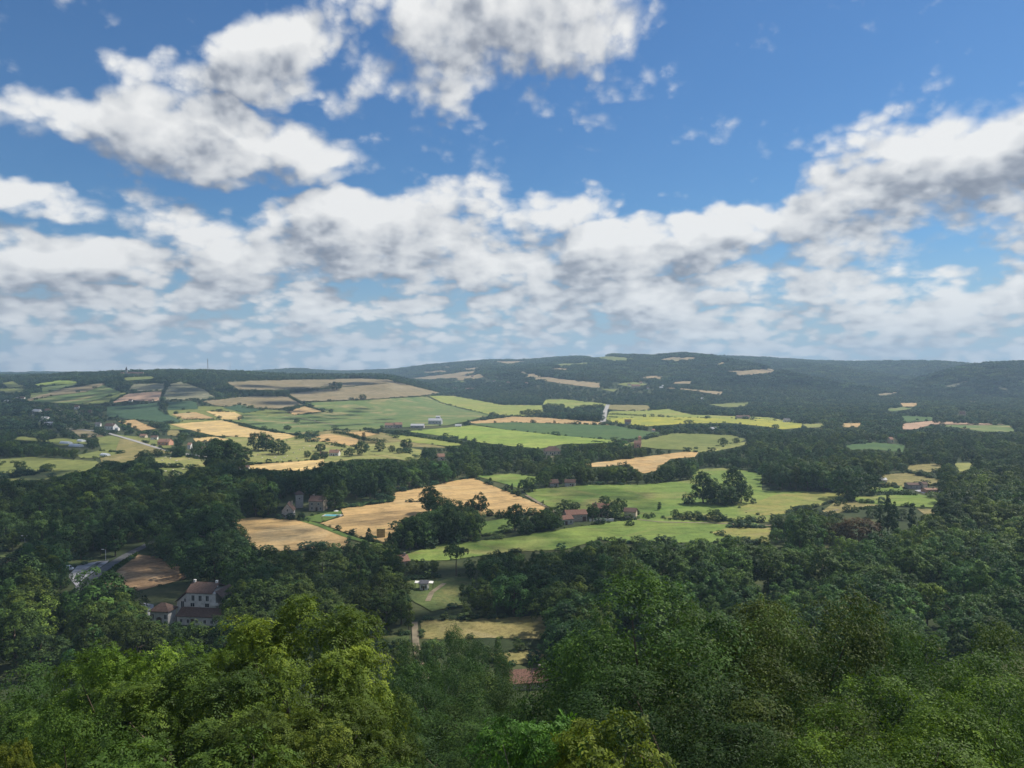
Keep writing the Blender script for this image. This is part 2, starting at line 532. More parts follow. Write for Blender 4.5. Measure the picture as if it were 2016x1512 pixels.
M = {
    'road': plain('road_asphalt', (0.10, 0.105, 0.11), 0.9, 0.2, 0.3),
    'gravel': plain('pale_gravel', (0.32, 0.32, 0.33), 0.95, 0.45, 0.25),
    'track': plain('dirt_track', (0.21, 0.175, 0.115), 0.95, 0.3, 0.2),
    'farroad': plain('pale_road', (0.34, 0.33, 0.31), 0.9, 0.1, 0.1),
    'bark': plain('bark', (0.11, 0.085, 0.06), 0.95, 0.4, 2.5),
    'palebark': plain('pale_bark', (0.24, 0.22, 0.18), 0.95, 0.4, 2.5),
    'white': plain('white_render', (0.72, 0.70, 0.66), 0.85, 0.10, 0.6),
    'palestone': plain('weathered_pale_wall', (0.62, 0.60, 0.56), 0.9, 0.16, 0.9),
    'cream': plain('cream_render', (0.62, 0.52, 0.38), 0.85, 0.14, 0.5),
    'stone': plain('stone_wall', (0.36, 0.31, 0.25), 0.9, 0.30, 1.4),
    'greystone': plain('grey_stone_wall', (0.40, 0.38, 0.35), 0.9, 0.25, 1.4),
    'pinkwall': plain('pink_render', (0.62, 0.33, 0.22), 0.85, 0.12, 0.5),
    'redroof': plain('red_roof_tiles', (0.175, 0.095, 0.068), 0.9, 0.42, 2.2),
    'orangeroof': plain('orange_roof_tiles', (0.28, 0.165, 0.115), 0.9, 0.35, 1.8),
    'brownroof': plain('brown_roof_tiles', (0.125, 0.080, 0.062), 0.9, 0.30, 1.6),
    'greyroof': plain('grey_metal_roof', (0.42, 0.43, 0.44), 0.6, 0.12, 0.5),
    'darkroof': plain('slate_roof', (0.10, 0.10, 0.11), 0.7, 0.2, 1.0),
    'frame': plain('painted_frame', (0.66, 0.64, 0.60), 0.6, 0.05),
    'glass': plain('window_glass', (0.022, 0.026, 0.03), 0.15, 0.1, 1.0, 0.6),
    'door': plain('wooden_door', (0.10, 0.06, 0.04), 0.7, 0.2),
    'steel': plain('galvanised_steel', (0.22, 0.23, 0.25), 0.5, 0.1, 2.0, 0.5),
    'wood': plain('pole_wood', (0.15, 0.12, 0.09), 0.9, 0.3),
    'straw': plain('straw', (0.44, 0.33, 0.13), 0.95, 0.3, 1.5),
    'cowhide': plain('pale_cow_hide', (0.72, 0.66, 0.54), 0.8, 0.08),
    'plastic': plain('greenhouse_film', (0.62, 0.66, 0.70), 0.4, 0.1, 0.3),
    'van': plain('white_van_paint', (0.75, 0.76, 0.78), 0.3, 0.04, 1, 0.5),
    'tyre': plain('tyre_rubber', (0.03, 0.03, 0.03), 0.9),
    'lamp': plain('lamp_housing', (0.55, 0.56, 0.58), 0.4),
    'cloud': plain('cloud_vapour', (0.85, 0.86, 0.88), 1.0, 0.02),
    'canvas': plain('parasol_canvas', (0.6, 0.58, 0.55), 0.9),
}
mw, tw, bw = new_mat('pool_water')
bw.inputs['Base Color'].default_value = (0.10, 0.46, 0.52, 1)
bw.inputs['Roughness'].default_value = 0.06
M['pool'] = mw


def leaf_mat(name, instanced, base, gloss=0.10, transl=0.24):
    """foliage: tone varies leaf by leaf (tint) and tree by tree"""
    m = bpy.data.materials.new(name)
    m.use_nodes = True
    t = NT(m.node_tree)
    b = t.n['Principled BSDF']
    a = t.node('ShaderNodeAttribute', attribute_name='tint')
    dk = tuple(v * 0.48 for v in base)
    lt = (base[0] * 2.25, base[1] * 1.85, base[2] * 1.35)
    col = t.ramp(a.outputs['Fac'], [(0.0, dk), (0.5, base), (1.0, lt)])
    if instanced:
        tr = t.node('ShaderNodeAttribute', attribute_name='tree_tint', attribute_type='INSTANCER').outputs['Color']
    else:
        tr = t.node('ShaderNodeObjectInfo').outputs['Color']
    col = t.mix(1.0, col, tr, 'MULTIPLY')
    t.l.new(col, b.inputs['Base Color'])
    b.inputs['Roughness'].default_value = 0.55
    b.inputs['Specular IOR Level'].default_value = gloss
    tl = t.node('ShaderNodeBsdfTranslucent')
    t.l.new(t.mix(1.0, col, (1.25, 1.25, 0.55, 1), 'MULTIPLY'), tl.inputs[0])
    mx = t.node('ShaderNodeMixShader')
    mx.inputs[0].default_value = transl
    t.l.new(b.outputs[0], mx.inputs[1])
    t.l.new(tl.outputs[0], mx.inputs[2])
    t.l.new(mx.outputs[0], t.n['Material Output'].inputs[0])
    return m


LEAF = leaf_mat('leaves', False, (0.051, 0.087, 0.022))
LEAF_I = leaf_mat('woodland_leaves', True, (0.051, 0.087, 0.022))
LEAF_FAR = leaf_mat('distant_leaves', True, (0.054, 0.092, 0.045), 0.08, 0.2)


# ------------------------------------------------------------------ the ground sheet
def build_ground():
    s_in = np.linspace(-1.05, 1.05, 421)
    s = np.concatenate([[-1.7, -1.5, -1.3, -1.15], s_in, [1.15, 1.3, 1.5, 1.7]])
    Y = np.concatenate([np.geomspace(3, 900, 170), np.linspace(910, 3600, 250), np.geomspace(3620, 8600, 110)])
    SS, YY = np.meshgrid(s, Y)
    X = SS * YY
    Z = height(X, YY)
    v = np.stack([X, YY, Z], -1).reshape(-1, 3)
    n, k = SS.shape
    i, j = np.meshgrid(np.arange(n - 1), np.arange(k - 1), indexing='ij')
    q = np.stack([i * k + j, i * k + j + 1, (i + 1) * k + j + 1, (i + 1) * k + j], -1).reshape(-1, 4)
    # the hilltop behind the viewpoint
    b0 = len(v)
    xs = s * 3.0
    back = []
    for yb, w in ((0.0, 1.0), (-60.0, 20.0), (-900.0, 300.0)):
        xb = xs * w
        back.append(np.stack([xb, np.full_like(xb, yb), height(xb, np.full_like(xb, yb))], 1))
    v = np.concatenate([v] + back)
    qs = [q]
    prev = 0
    for r_ in range(3):
        cur = b0 + r_ * k
        jj = np.arange(k - 1)
        qs.append(np.stack([prev + jj, cur + jj, cur + jj + 1, prev + jj + 1], 1)[:, ::-1])
        prev = cur
    q = np.concatenate(qs)
    m, t, b = new_mat('rough_ground')
    g = t.node('ShaderNodeNewGeometry')
    pos = g.outputs['Position']
    n1 = t.noise(pos, 0.02, 6, 0.6, 0.5)
    n2 = t.noise(pos, 0.4, 5, 0.65)
    col = t.ramp(n1, [(0.3, (0.028, 0.042, 0.018)), (0.5, (0.045, 0.06, 0.025)), (0.66, (0.085, 0.09, 0.038))])
    col = t.mix(1.0, col, t.ramp(n2, [(0.25, (0.6,) * 3), (0.5, (1,) * 3), (0.75, (1.3,) * 3)]), 'MULTIPLY')
    t.l.new(col, b.inputs['Base Color'])
    b.inputs['Roughness'].default_value = 0.95
    b.inputs['Specular IOR Level'].default_value = 0.1
    o = link('ground', mesh_np('ground', v, q, m, smooth=True))
    tag(o, kind='structure')


build_ground()


def inside(px, py, poly):
    px, py = np.asarray(px, float), np.asarray(py, float)
    r_ = np.zeros(px.shape, bool)
    n = len(poly)
    for i in range(n):
        x0, y0 = poly[i]
        x1, y1 = poly[(i + 1) % n]
        if y0 == y1:
            continue
        c = ((y0 > py) != (y1 > py)) & (px < (x1 - x0) * (py - y0) / (y1 - y0) + x0)
        r_ ^= c
    return r_


MASK = np.zeros((756, 1008), bool)      # open land and buildings, at half size, that trees must leave in view
_gx, _gy = np.meshgrid(np.arange(1008) * 2 + 1, np.arange(756) * 2 + 1)


def mask_poly(poly):
    global MASK
    MASK |= inside(_gx, _gy, poly)


_layer = [0]


def drape(name, poly, mat, rng, label=None, mask=True, jitter=0.8, under=False):
    """a field: an outline laid on the terrain as a thin sheet that follows it"""
    if mask:
        mask_poly(poly)
    pts = []
    n = len(poly)
    for i in range(n):
        a, b = np.array(poly[i], float), np.array(poly[(i + 1) % n], float)
        k = max(1, int(np.hypot(*(b - a)) / 7))
        for q in range(k):
            p = a + (b - a) * q / k
            if q:
                p = p + rng.normal(0, jitter * 0.5, 2) * (1.0, 0.5)
            pts.append(p)
    nb = len(pts)
    P = np.array(pts)
    lo, hi = P.min(0), P.max(0)
    st = max(4.0, (hi[0] - lo[0]) / 60)
    sy = max(1.6, (hi[1] - lo[1]) / 34)
    gx, gy = np.meshgrid(np.arange(lo[0] + st / 2, hi[0], st), np.arange(lo[1] + sy / 2, hi[1], sy))
    gx, gy = gx.ravel(), gy.ravel()
    ins = inside(gx, gy, [tuple(q) for q in pts])
    allp = [Vector(q) for q in pts] + [Vector((a, b)) for a, b in zip(gx[ins], gy[ins])]
    edges = [(i, (i + 1) % nb) for i in range(nb)]
    vs, _e, fs, *_ = geometry.delaunay_2d_cdt(allp, edges, [], 1, 1e-4)
    w = ground([q.x for q in vs], [q.y for q in vs])
    _layer[0] += 1
    w[:, 2] += 0.04 + w[:, 1] * 0.00018 if under else 0.06 + w[:, 1] * 0.00045 + (_layer[0] % 9) * 0.012
    me = bpy.data.meshes.new(name)
    me.from_pydata([tuple(q) for q in w], [], [tuple(reversed(f)) for f in fs])
    me.materials.append(mat)
    me.update()
    # faces must look up
    nz = sum(p.normal.z for p in me.polygons)
    if nz < 0:
        me.flip_normals()
    me.polygons.foreach_set('use_smooth', [True] * len(me.polygons))
    o = link(name, me)
    tag(o, label, None, None, 'structure')
    return o


def strip(name, pts, width, mat, label=None, mask=False, lift=0.12):
    """a road or track: centre line in picture points, width in metres"""
    P = []
    for a, b in zip(pts[:-1], pts[1:]):
        k = max(2, int(math.hypot(b[0] - a[0], b[1] - a[1]) / 4))
        P += [(a[0] + (b[0] - a[0]) * i / k, a[1] + (b[1] - a[1]) * i / k) for i in range(k)]
    P.append(pts[-1])
    g = ground([p[0] for p in P], [p[1] for p in P])
    vs, fs = [], []
    for i in range(len(g)):
        d = g[min(i + 1, len(g) - 1)] - g[max(i - 1, 0)]
        nrm = np.array([-d[1], d[0], 0]) / max(np.hypot(d[0], d[1]), 1e-6)
        for sgn in (-1, 1):
            q = g[i] + nrm * sgn * width / 2
            vs.append((q[0], q[1], float(height(q[0], q[1])) + lift + 0.08 + q[1] * 0.0006))
    for i in range(len(g) - 1):
        fs.append((2 * i, 2 * i + 1, 2 * i + 3, 2 * i + 2))
    me = bpy.data.meshes.new(name)
    me.from_pydata(vs, [], fs)
    me.materials.append(mat)
    me.update()
    if sum(p.normal.z for p in me.polygons) < 0:
        me.flip_normals()
    o = link(name, me)
    tag(o, label, None, None, 'structure')
    if mask:
        px, py, zc = project(*np.array(vs).T)
        for i in range(len(g) - 1):
            mask_poly([(px[2 * i], py[2 * i]), (px[2 * i + 1], py[2 * i + 1]), (px[2 * i + 3], py[2 * i + 3]), (px[2 * i + 2], py[2 * i + 2])])
    return o


UNDER = [
    ('field', 'pasture', [(425, 864), (470, 858), (560, 858), (720, 868), (830, 886), (828, 904), (700, 904), (640, 912), (560, 912), (480, 906), (430, 886)]),
    ('field', 'olive', [(330, 800), (400, 800), (480, 803), (600, 812), (560, 826), (480, 845), (335, 846), (330, 830)]),
    ('field', 'olive', [(190, 862), (232, 856), (330, 866), (345, 892), (290, 900), (205, 900)]),
    ('field', 'rough', [(600, 850), (720, 846), (800, 862), (880, 882), (800, 880), (640, 866)]),
    ('field', 'olive', [(0, 905), (60, 900), (190, 908), (200, 918), (140, 934), (0, 952)]),
    ('field', 'meadow', [(60, 775), (200, 758), (240, 772), (160, 796), (60, 790)]),
]
FIELDS = [
    # far left plateau
    ('field', 'olive', [(5, 755), (25, 751), (48, 761), (15, 764)]),
    ('field', 'bright', [(68, 757), (118, 749), (155, 752), (150, 755), (105, 759), (75, 760)]),
    ('field', 'olive', [(0, 765), (50, 766), (48, 772), (0, 775)]),
    ('field', 'meadow', [(82, 763), (140, 756), (155, 756), (108, 770), (82, 772)]),
    ('field', 'brown', [(50, 787), (125, 766), (200, 755), (207, 757), (170, 772), (100, 780), (60, 790)]),
    ('field', 'olive', [(160, 797), (240, 774), (250, 774), (217, 792), (175, 799)]),
    ('field', 'pink', [(220, 794), (250, 776), (319, 771), (314, 790), (250, 790)]),
    ('field', 'scrub', [(262, 757), (325, 755), (320, 770), (250, 771)]),
    ('field', 'scrub', [(322, 780), (335, 757), (355, 752), (400, 767), (422, 782), (400, 788), (325, 788)]),
    ('field', 'deep', [(210, 800), (312, 794), (315, 810), (360, 830), (337, 834), (262, 827), (210, 820)]),
    ('field', 'tan', [(232, 830), (265, 827), (307, 845), (275, 849)]),
    ('field', 'tan', [(337, 816), (385, 812), (422, 824), (362, 826)]),
    ('field', 'wheat2', [(405, 810), (462, 812), (477, 819), (475, 827), (437, 826)]),
    ('field', 'wheat2', [(335, 836), (435, 828), (504, 844), (589, 859), (547, 868), (490, 862), (420, 858), (370, 846)]),
    ('field', 'brown', [(397, 790), (504, 780), (574, 782), (600, 798), (555, 805), (504, 805), (425, 799)]),
    ('field', 'brown', [(446, 753), (504, 750), (711, 746), (764, 748), (782, 753), (680, 761), (600, 767), (540, 769), (504, 768), (470, 768)]),
    ('field', 'brown', [(565, 776), (676, 763), (782, 753), (866, 774), (829, 780), (724, 787), (629, 791), (596, 791)]),
    ('field', 'deep', [(330, 792), (385, 790), (390, 806), (330, 808)]),
    ('field', 'deep', [(440, 803), (470, 797), (520, 808), (480, 814)]),
    ('field', 'tan', [(564, 812), (599, 801), (636, 810), (579, 818)]),
    ('field', 'meadow', [(480, 815), (555, 820), (640, 812), (602, 794), (724, 788), (840, 781), (870, 795), (965, 818), (915, 831), (880, 838), (760, 843), (720, 848), (665, 845), (600, 856), (565, 853), (504, 842), (470, 828)]),
    ('field', 'lime', [(845, 780), (893, 780), (990, 798), (1068, 799), (1072, 812), (1030, 820), (965, 817), (870, 794)]),
    ('field', 'tan', [(916, 832), (1008, 821), (1070, 823), (1183, 832), (1208, 838), (1100, 834), (1008, 832), (940, 835)]),
    ('field', 'dark', [(926, 835), (1008, 832), (1208, 838), (1275, 850), (1305, 853), (1283, 862), (1208, 867), (1133, 861), (1008, 848)]),
    ('field', 'bright', [(800, 850), (930, 838), (1008, 848), (1133, 861), (1205, 867), (1215, 872), (1110, 875), (1062, 884), (1008, 879), (940, 871), (870, 859)]),
    ('field', 'lime', [(760, 856), (860, 863), (915, 877), (880, 879), (800, 870)]),
    ('field', 'pasture', [(721, 876), (790, 871), (803, 892), (822, 902), (800, 908), (728, 895)]),
    ('field', 'wheat', [(679, 852), (716, 850), (746, 855), (712, 862)]),
    ('field', 'wheat', [(601, 867), (629, 857), (649, 855), (706, 865), (699, 880), (654, 872)]),
    ('field', 'pasture', [(470, 882), (551, 867), (599, 870), (644, 875), (681, 882), (654, 895), (637, 905), (504, 912), (455, 907)]),
    ('field', 'wheat2', [(490, 916), (637, 905), (640, 918), (600, 928), (490, 925)]),
    ('field', 'rough', [(236, 864), (270, 866), (337, 890), (337, 895), (280, 900), (250, 912), (200, 912), (197, 902), (225, 895)]),
    ('field', 'pasture', [(300, 902), (362, 899), (425, 912), (410, 920), (315, 919)]),
    ('field', 'olive', [(312, 921), (375, 921), (372, 937), (322, 940)]),
    ('field', 'olive', [(0, 913), (37, 911), (130, 920), (107, 928), (0, 935)]),
    ('field', 'pasture', [(0, 945), (75, 933), (107, 931), (97, 944), (0, 951)]),
    ('field', 'olive', [(20, 866), (45, 859), (90, 868), (120, 862), (165, 868), (172, 875), (118, 878), (88, 870)]),
    ('field', 'olive', [(150, 897), (195, 888), (240, 893), (198, 902), (160, 903)]),
    ('field', 'rough', [(328, 848), (350, 848), (362, 860), (330, 858)]),
    ('field', 'wheat2', [(380, 864), (420, 860), (450, 866), (420, 869), (385, 870)]),
    ('field', 'brown', [(140, 848), (170, 846), (205, 860), (160, 862)]),
    ('field', 'shade', [(300, 968), (355, 958), (345, 972), (308, 976)]),
    # centre
    ('field', 'lime', [(1068, 797), (1075, 787), (1113, 787), (1198, 796), (1190, 801), (1130, 805)]),
    ('field', 'rough', [(1198, 797), (1278, 799), (1280, 809), (1248, 811), (1198, 806)]),
    ('field', 'lime', [(1200, 811), (1285, 808), (1315, 806), (1360, 817), (1512, 822), (1575, 834), (1400, 824), (1280, 821), (1193, 826)]),
    ('field', 'yellow', [(1193, 826), (1280, 821), (1400, 824), (1500, 826), (1579, 835), (1577, 843), (1540, 846), (1512, 841), (1433, 833), (1350, 835), (1270, 840), (1203, 832)]),
    ('field', 'olive', [(1215, 878), (1268, 866), (1328, 853), (1438, 857), (1470, 866), (1438, 878), (1378, 888), (1300, 885), (1268, 881)]),
    ('field', 'pasture', [(1340, 890), (1470, 870), (1470, 876), (1400, 891)]),
    ('field', 'wheat', [(1153, 914), (1350, 890), (1375, 891), (1368, 900), (1320, 904), (1290, 928), (1265, 933), (1238, 918), (1200, 919), (1160, 920)]),
    ('field', 'green', [(935, 937), (1005, 933), (1065, 940), (1062, 950), (1024, 962)]),
    ('meadow', 'green', [(1030, 966), (1090, 961), (1170, 955), (1260, 955), (1360, 946), (1370, 925), (1430, 922), (1500, 933), (1500, 966), (1672, 971), (1655, 985), (1600, 1000), (1520, 1020), (1515, 1028), (1475, 1028), (1230, 1024), (1150, 1010), (1100, 1003), (1080, 998), (1040, 976)]),
    ('meadow', 'green', [(1000, 1060), (1110, 1042), (1260, 1021), (1305, 1023), (1480, 1028), (1518, 1040), (1515, 1072), (1420, 1068), (1330, 1070), (1230, 1070), (1180, 1063), (1110, 1083), (1000, 1088), (880, 1104), (795, 1106), (800, 1092), (870, 1072)]),
    ('field', 'dryish', [(1452, 1000), (1500, 985), (1530, 974), (1600, 970), (1672, 972), (1655, 985), (1600, 1000), (1545, 1012), (1500, 1016), (1470, 1010)]),
    ('field', 'dryish', [(1400, 1050), (1440, 1038), (1518, 1040), (1515, 1071), (1460, 1068)]),
    ('meadow', 'lawn', [(940, 1030), (1005, 1020), (1030, 1030), (1000, 1048), (950, 1056)]),
    # right
    ('field', 'green', [(1673, 978), (1809, 974), (1849, 983), (1836, 1000), (1763, 997), (1693, 992)]),
    ('field', 'rough', [(1805, 1002), (1846, 1004), (1844, 1011), (1822, 1015)]),
    ('field', 'rough', [(1650, 985), (1700, 991), (1738, 993), (1688, 1004), (1640, 1013), (1600, 1020)]),
    ('field', 'dark', [(1662, 877), (1717, 871), (1782, 877), (1777, 891), (1724, 886), (1677, 887)]),
    ('field', 'rough', [(1783, 916), (1852, 913), (1852, 931), (1783, 929)]),
    ('field', 'pasture', [(1880, 912), (1922, 912), (1902, 931), (1884, 935)]),
    ('field', 'rough', [(1735, 935), (1790, 932), (1850, 945), (1845, 955), (1760, 962), (1730, 950)]),
    ('field', 'green', [(1712, 960), (1775, 958), (1780, 968), (1714, 970)]),
    ('field', 'pink', [(1777, 835), (1837, 829), (1987, 837), (1835, 836), (1802, 846), (1777, 846)]),
    ('field', 'meadow', [(1830, 838), (1990, 838), (1997, 851), (1937, 851), (1887, 843)]),
    ('field', 'dark', [(1772, 819), (1837, 822), (1834, 829), (1782, 831)]),
    ('field', 'tan', [(1772, 794), (1807, 794), (1804, 801), (1777, 801)]),
    ('field', 'tan', [(1658, 834), (1694, 834), (1692, 842), (1660, 842)]),
    ('field', 'meadow', [(1745, 806), (1777, 802), (1800, 805), (1755, 811)]),
    ('field', 'olive', [(1984, 961), (2030, 958), (2030, 970), (2000, 966)]),
    ('field', 'brown', [(1717, 779), (1762, 771), (1770, 773), (1745, 779)]),
    ('field', 'scrub', [(1862, 761), (1900, 751), (1912, 755), (1872, 764)]),
    ('field', 'scrub', [(1955, 761), (1987, 767), (1982, 770)]),
    ('field', 'olive', [(1395, 797), (1475, 792), (1473, 800), (1430, 803)]),
    # hills across the valley
    ('field', 'fartan', [(1023, 731), (1058, 737), (1095, 746), (1183, 755), (1180, 765), (1115, 757), (1033, 745)]),
    ('field', 'fartan', [(1298, 709), (1320, 704), (1375, 704), (1370, 710), (1320, 712)]),
    ('field', 'fartan', [(1418, 730), (1462, 731), (1512, 726), (1532, 730), (1520, 737), (1450, 740)]),
    ('field', 'fartan', [(1253, 747), (1278, 739), (1313, 742), (1308, 749)]),
    ('field', 'fartan', [(1318, 752), (1378, 751), (1358, 756), (1320, 756)]),
    ('field', 'fartan', [(1285, 762), (1333, 765), (1423, 772), (1418, 778), (1358, 769)]),
    ('field', 'fartan', [(781, 748), (854, 740), (944, 729), (939, 733), (900, 742), (956, 736), (954, 743), (920, 749), (826, 748)]),
    ('field', 'fartan', [(966, 712), (1030, 712), (1038, 714), (1000, 718)]),
    ('field', 'olive', [(1083, 718), (1180, 713), (1160, 719), (1103, 722)]),
    ('field', 'olive', [(1150, 703), (1208, 702), (1258, 707), (1225, 713)]),
    ('field', 'olive', [(1180, 766), (1215, 767), (1208, 772)]),
    ('field', 'fartan', [(868, 722), (890, 721), (886, 726)]),
    ('field', 'olive', [(1475, 712), (1505, 714), (1498, 717)]),
    ('field', 'olive', [(1215, 757), (1245, 752), (1275, 757), (1250, 764)]),
    ('field', 'fartan', [(1398, 716), (1425, 714), (1440, 716), (1415, 719)]),
    ('field', 'fartan', [(1075, 727), (1110, 724), (1125, 727), (1095, 731)]),
    ('field', 'fartan', [(830, 733), (880, 729), (885, 733), (845, 737)]),
    ('field', 'fartan', [(905, 727), (950, 723), (948, 726), (915, 730)]),
    ('field', 'olive', [(880, 752), (915, 750), (925, 755), (890, 757)]),
    ('field', 'pasture', [(1580, 836), (1620, 834), (1625, 841), (1590, 843)]),
    ('field', 'olive', [(240, 744), (300, 741), (305, 746), (250, 750)]),
    # wheat by the pool house
    ('wheat_field', 'wheat', [(769, 980), (780, 970), (929, 941), (1005, 971), (1076, 1000), (1063, 1013), (950, 1016), (880, 1000), (840, 985), (832, 988), (775, 990)]),
    ('wheat_field', 'wheat', [(670, 1002), (770, 989), (831, 988), (856, 1008), (806, 1020), (783, 1041), (760, 1073), (713, 1061), (630, 1031), (677, 1017)]),
    ('wheat_field', 'wheat', [(445, 1025), (504, 1019), (600, 1026), (688, 1060), (680, 1080), (600, 1083), (520, 1088), (490, 1075), (470, 1045)]),
    ('grass_margin', 'lawn', [(655, 1000), (770, 981), (772, 987), (668, 1001)]),
    ('garden_lawn', 'lawn', [(585, 1022), (640, 1010), (672, 1006), (672, 1016), (632, 1029), (600, 1025)]),
    # lower valley
    ('meadow', 'shade', [(800, 1142), (920, 1135), (928, 1150), (918, 1190), (850, 1205), (805, 1180)]),
    ('dry_meadow', 'rough', [(828, 1222), (1008, 1216), (1080, 1211), (1090, 1240), (1062, 1260), (960, 1256), (870, 1260), (830, 1258)]),
    ('meadow', 'shade', [(575, 1140), (635, 1131), (713, 1136), (620, 1150)]),
    ('meadow', 'shade', [(695, 1250), (805, 1250), (805, 1272), (700, 1285)]),
    ('dry_meadow', 'rough', [(955, 1290), (1060, 1280), (1085, 1300), (990, 1312)]),
    ('stubble_field', 'soil', [(190, 1155), (272, 1093), (302, 1096), (368, 1118), (367, 1140), (322, 1152), (255, 1168), (236, 1164)]),
    ('meadow', 'shade', [(105, 1100), (200, 1104), (150, 1115)]),
    ('meadow', 'shade', [(0, 1085), (40, 1092), (0, 1103)]),
    ('stubble_field', 'soil', [(0, 1110), (38, 1097), (30, 1108), (0, 1124)]),
    ('meadow', 'shade', [(60, 1300), (120, 1268), (168, 1252), (140, 1285)]),
    ('gravel_yard', 'GRAVEL', [(133, 1135), (155, 1112), (215, 1103), (212, 1108), (165, 1140), (150, 1155)]),
    ('gravel_yard', 'GRAVEL', [(277, 1187), (302, 1191), (304, 1212), (279, 1214)]),
    ('gravel_yard', 'GRAVEL', [(1800, 966), (1850, 962), (1850, 970), (1818, 972)]),
]
_r = np.random.default_rng(5)
for nm, mt, poly in UNDER:
    drape(nm, poly, FM[mt], _r, under=True)
for nm, mt, poly in FIELDS:
    drape(nm, poly, M['gravel'] if mt == 'GRAVEL' else FM[mt], _r, mask=(poly[0][1] > 700))
strip('road', [(70, 1228), (112, 1197), (150, 1165), (170, 1149), (198, 1127), (224, 1109), (250, 1094), (274, 1082), (310, 1064), (360, 1048)], 4.4, M['road'], mask=True)
strip('road', [(158, 1136), (176, 1122), (196, 1109)], 2.2, M['road'], lift=0.3)
strip('track', [(590, 1024), (630, 1036), (680, 1056), (720, 1068), (775, 1080)], 4.0, FM['lawn'], mask=True)
strip('road', [(1187, 832), (1191, 812), (1197, 797)], 9.0, M['farroad'], mask=True)
strip('track', [(840, 1340), (824, 1300), (819, 1270), (816, 1226)], 2.2, M['track'], mask=True)
strip('track', [(560, 818), (600, 826), (660, 838)], 3.0, M['track'])
strip('road', [(100, 830), (115, 812), (128, 806)], 6.0, M['farroad'])
strip('road', [(130, 845), (200, 850), (262, 868), (300, 880), (345, 892), (425, 903)], 5.0, M['farroad'])
strip('track', [(1090, 900), (1062, 905), (1030, 912)], 4.0, M['track'])
strip('track', [(1255, 1024), (1300, 1029), (1400, 1031), (1515, 1036), (1600, 1022), (1650, 1004)], 2.0, M['track'])
strip('track', [(1036, 976), (1078, 1001), (1096, 1012)], 2.5, M['track'])
strip('track', [(875, 1150), (850, 1168), (842, 1185)], 2.0, M['track'])
strip('track', [(855, 788), (900, 803), (970, 819)], 4.0, FM['deep'])


# ------------------------------------------------------------------ trees
def leaf_quads(P, N, A, L, W, tint):
    """rhombic leaves: base at P, axis A, face normal N, length L, width W"""
    S = np.cross(N, A)
    S /= np.maximum(np.linalg.norm(S, axis=1, keepdims=True), 1e-6)
    L = np.broadcast_to(np.asarray(L, float), len(P))[:, None]
    W = np.broadcast_to(np.asarray(W, float), len(P))[:, None]
    v = np.stack([P, P + A * L * 0.45 + S * W * 0.5, P + A * L, P + A * L * 0.45 - S * W * 0.5], 1).reshape(-1, 3)
    f = np.arange(len(P) * 4).reshape(-1, 4)
    return v, f, tint


def unit(v):
    return v / np.maximum(np.linalg.norm(v, axis=-1, keepdims=True), 1e-6)


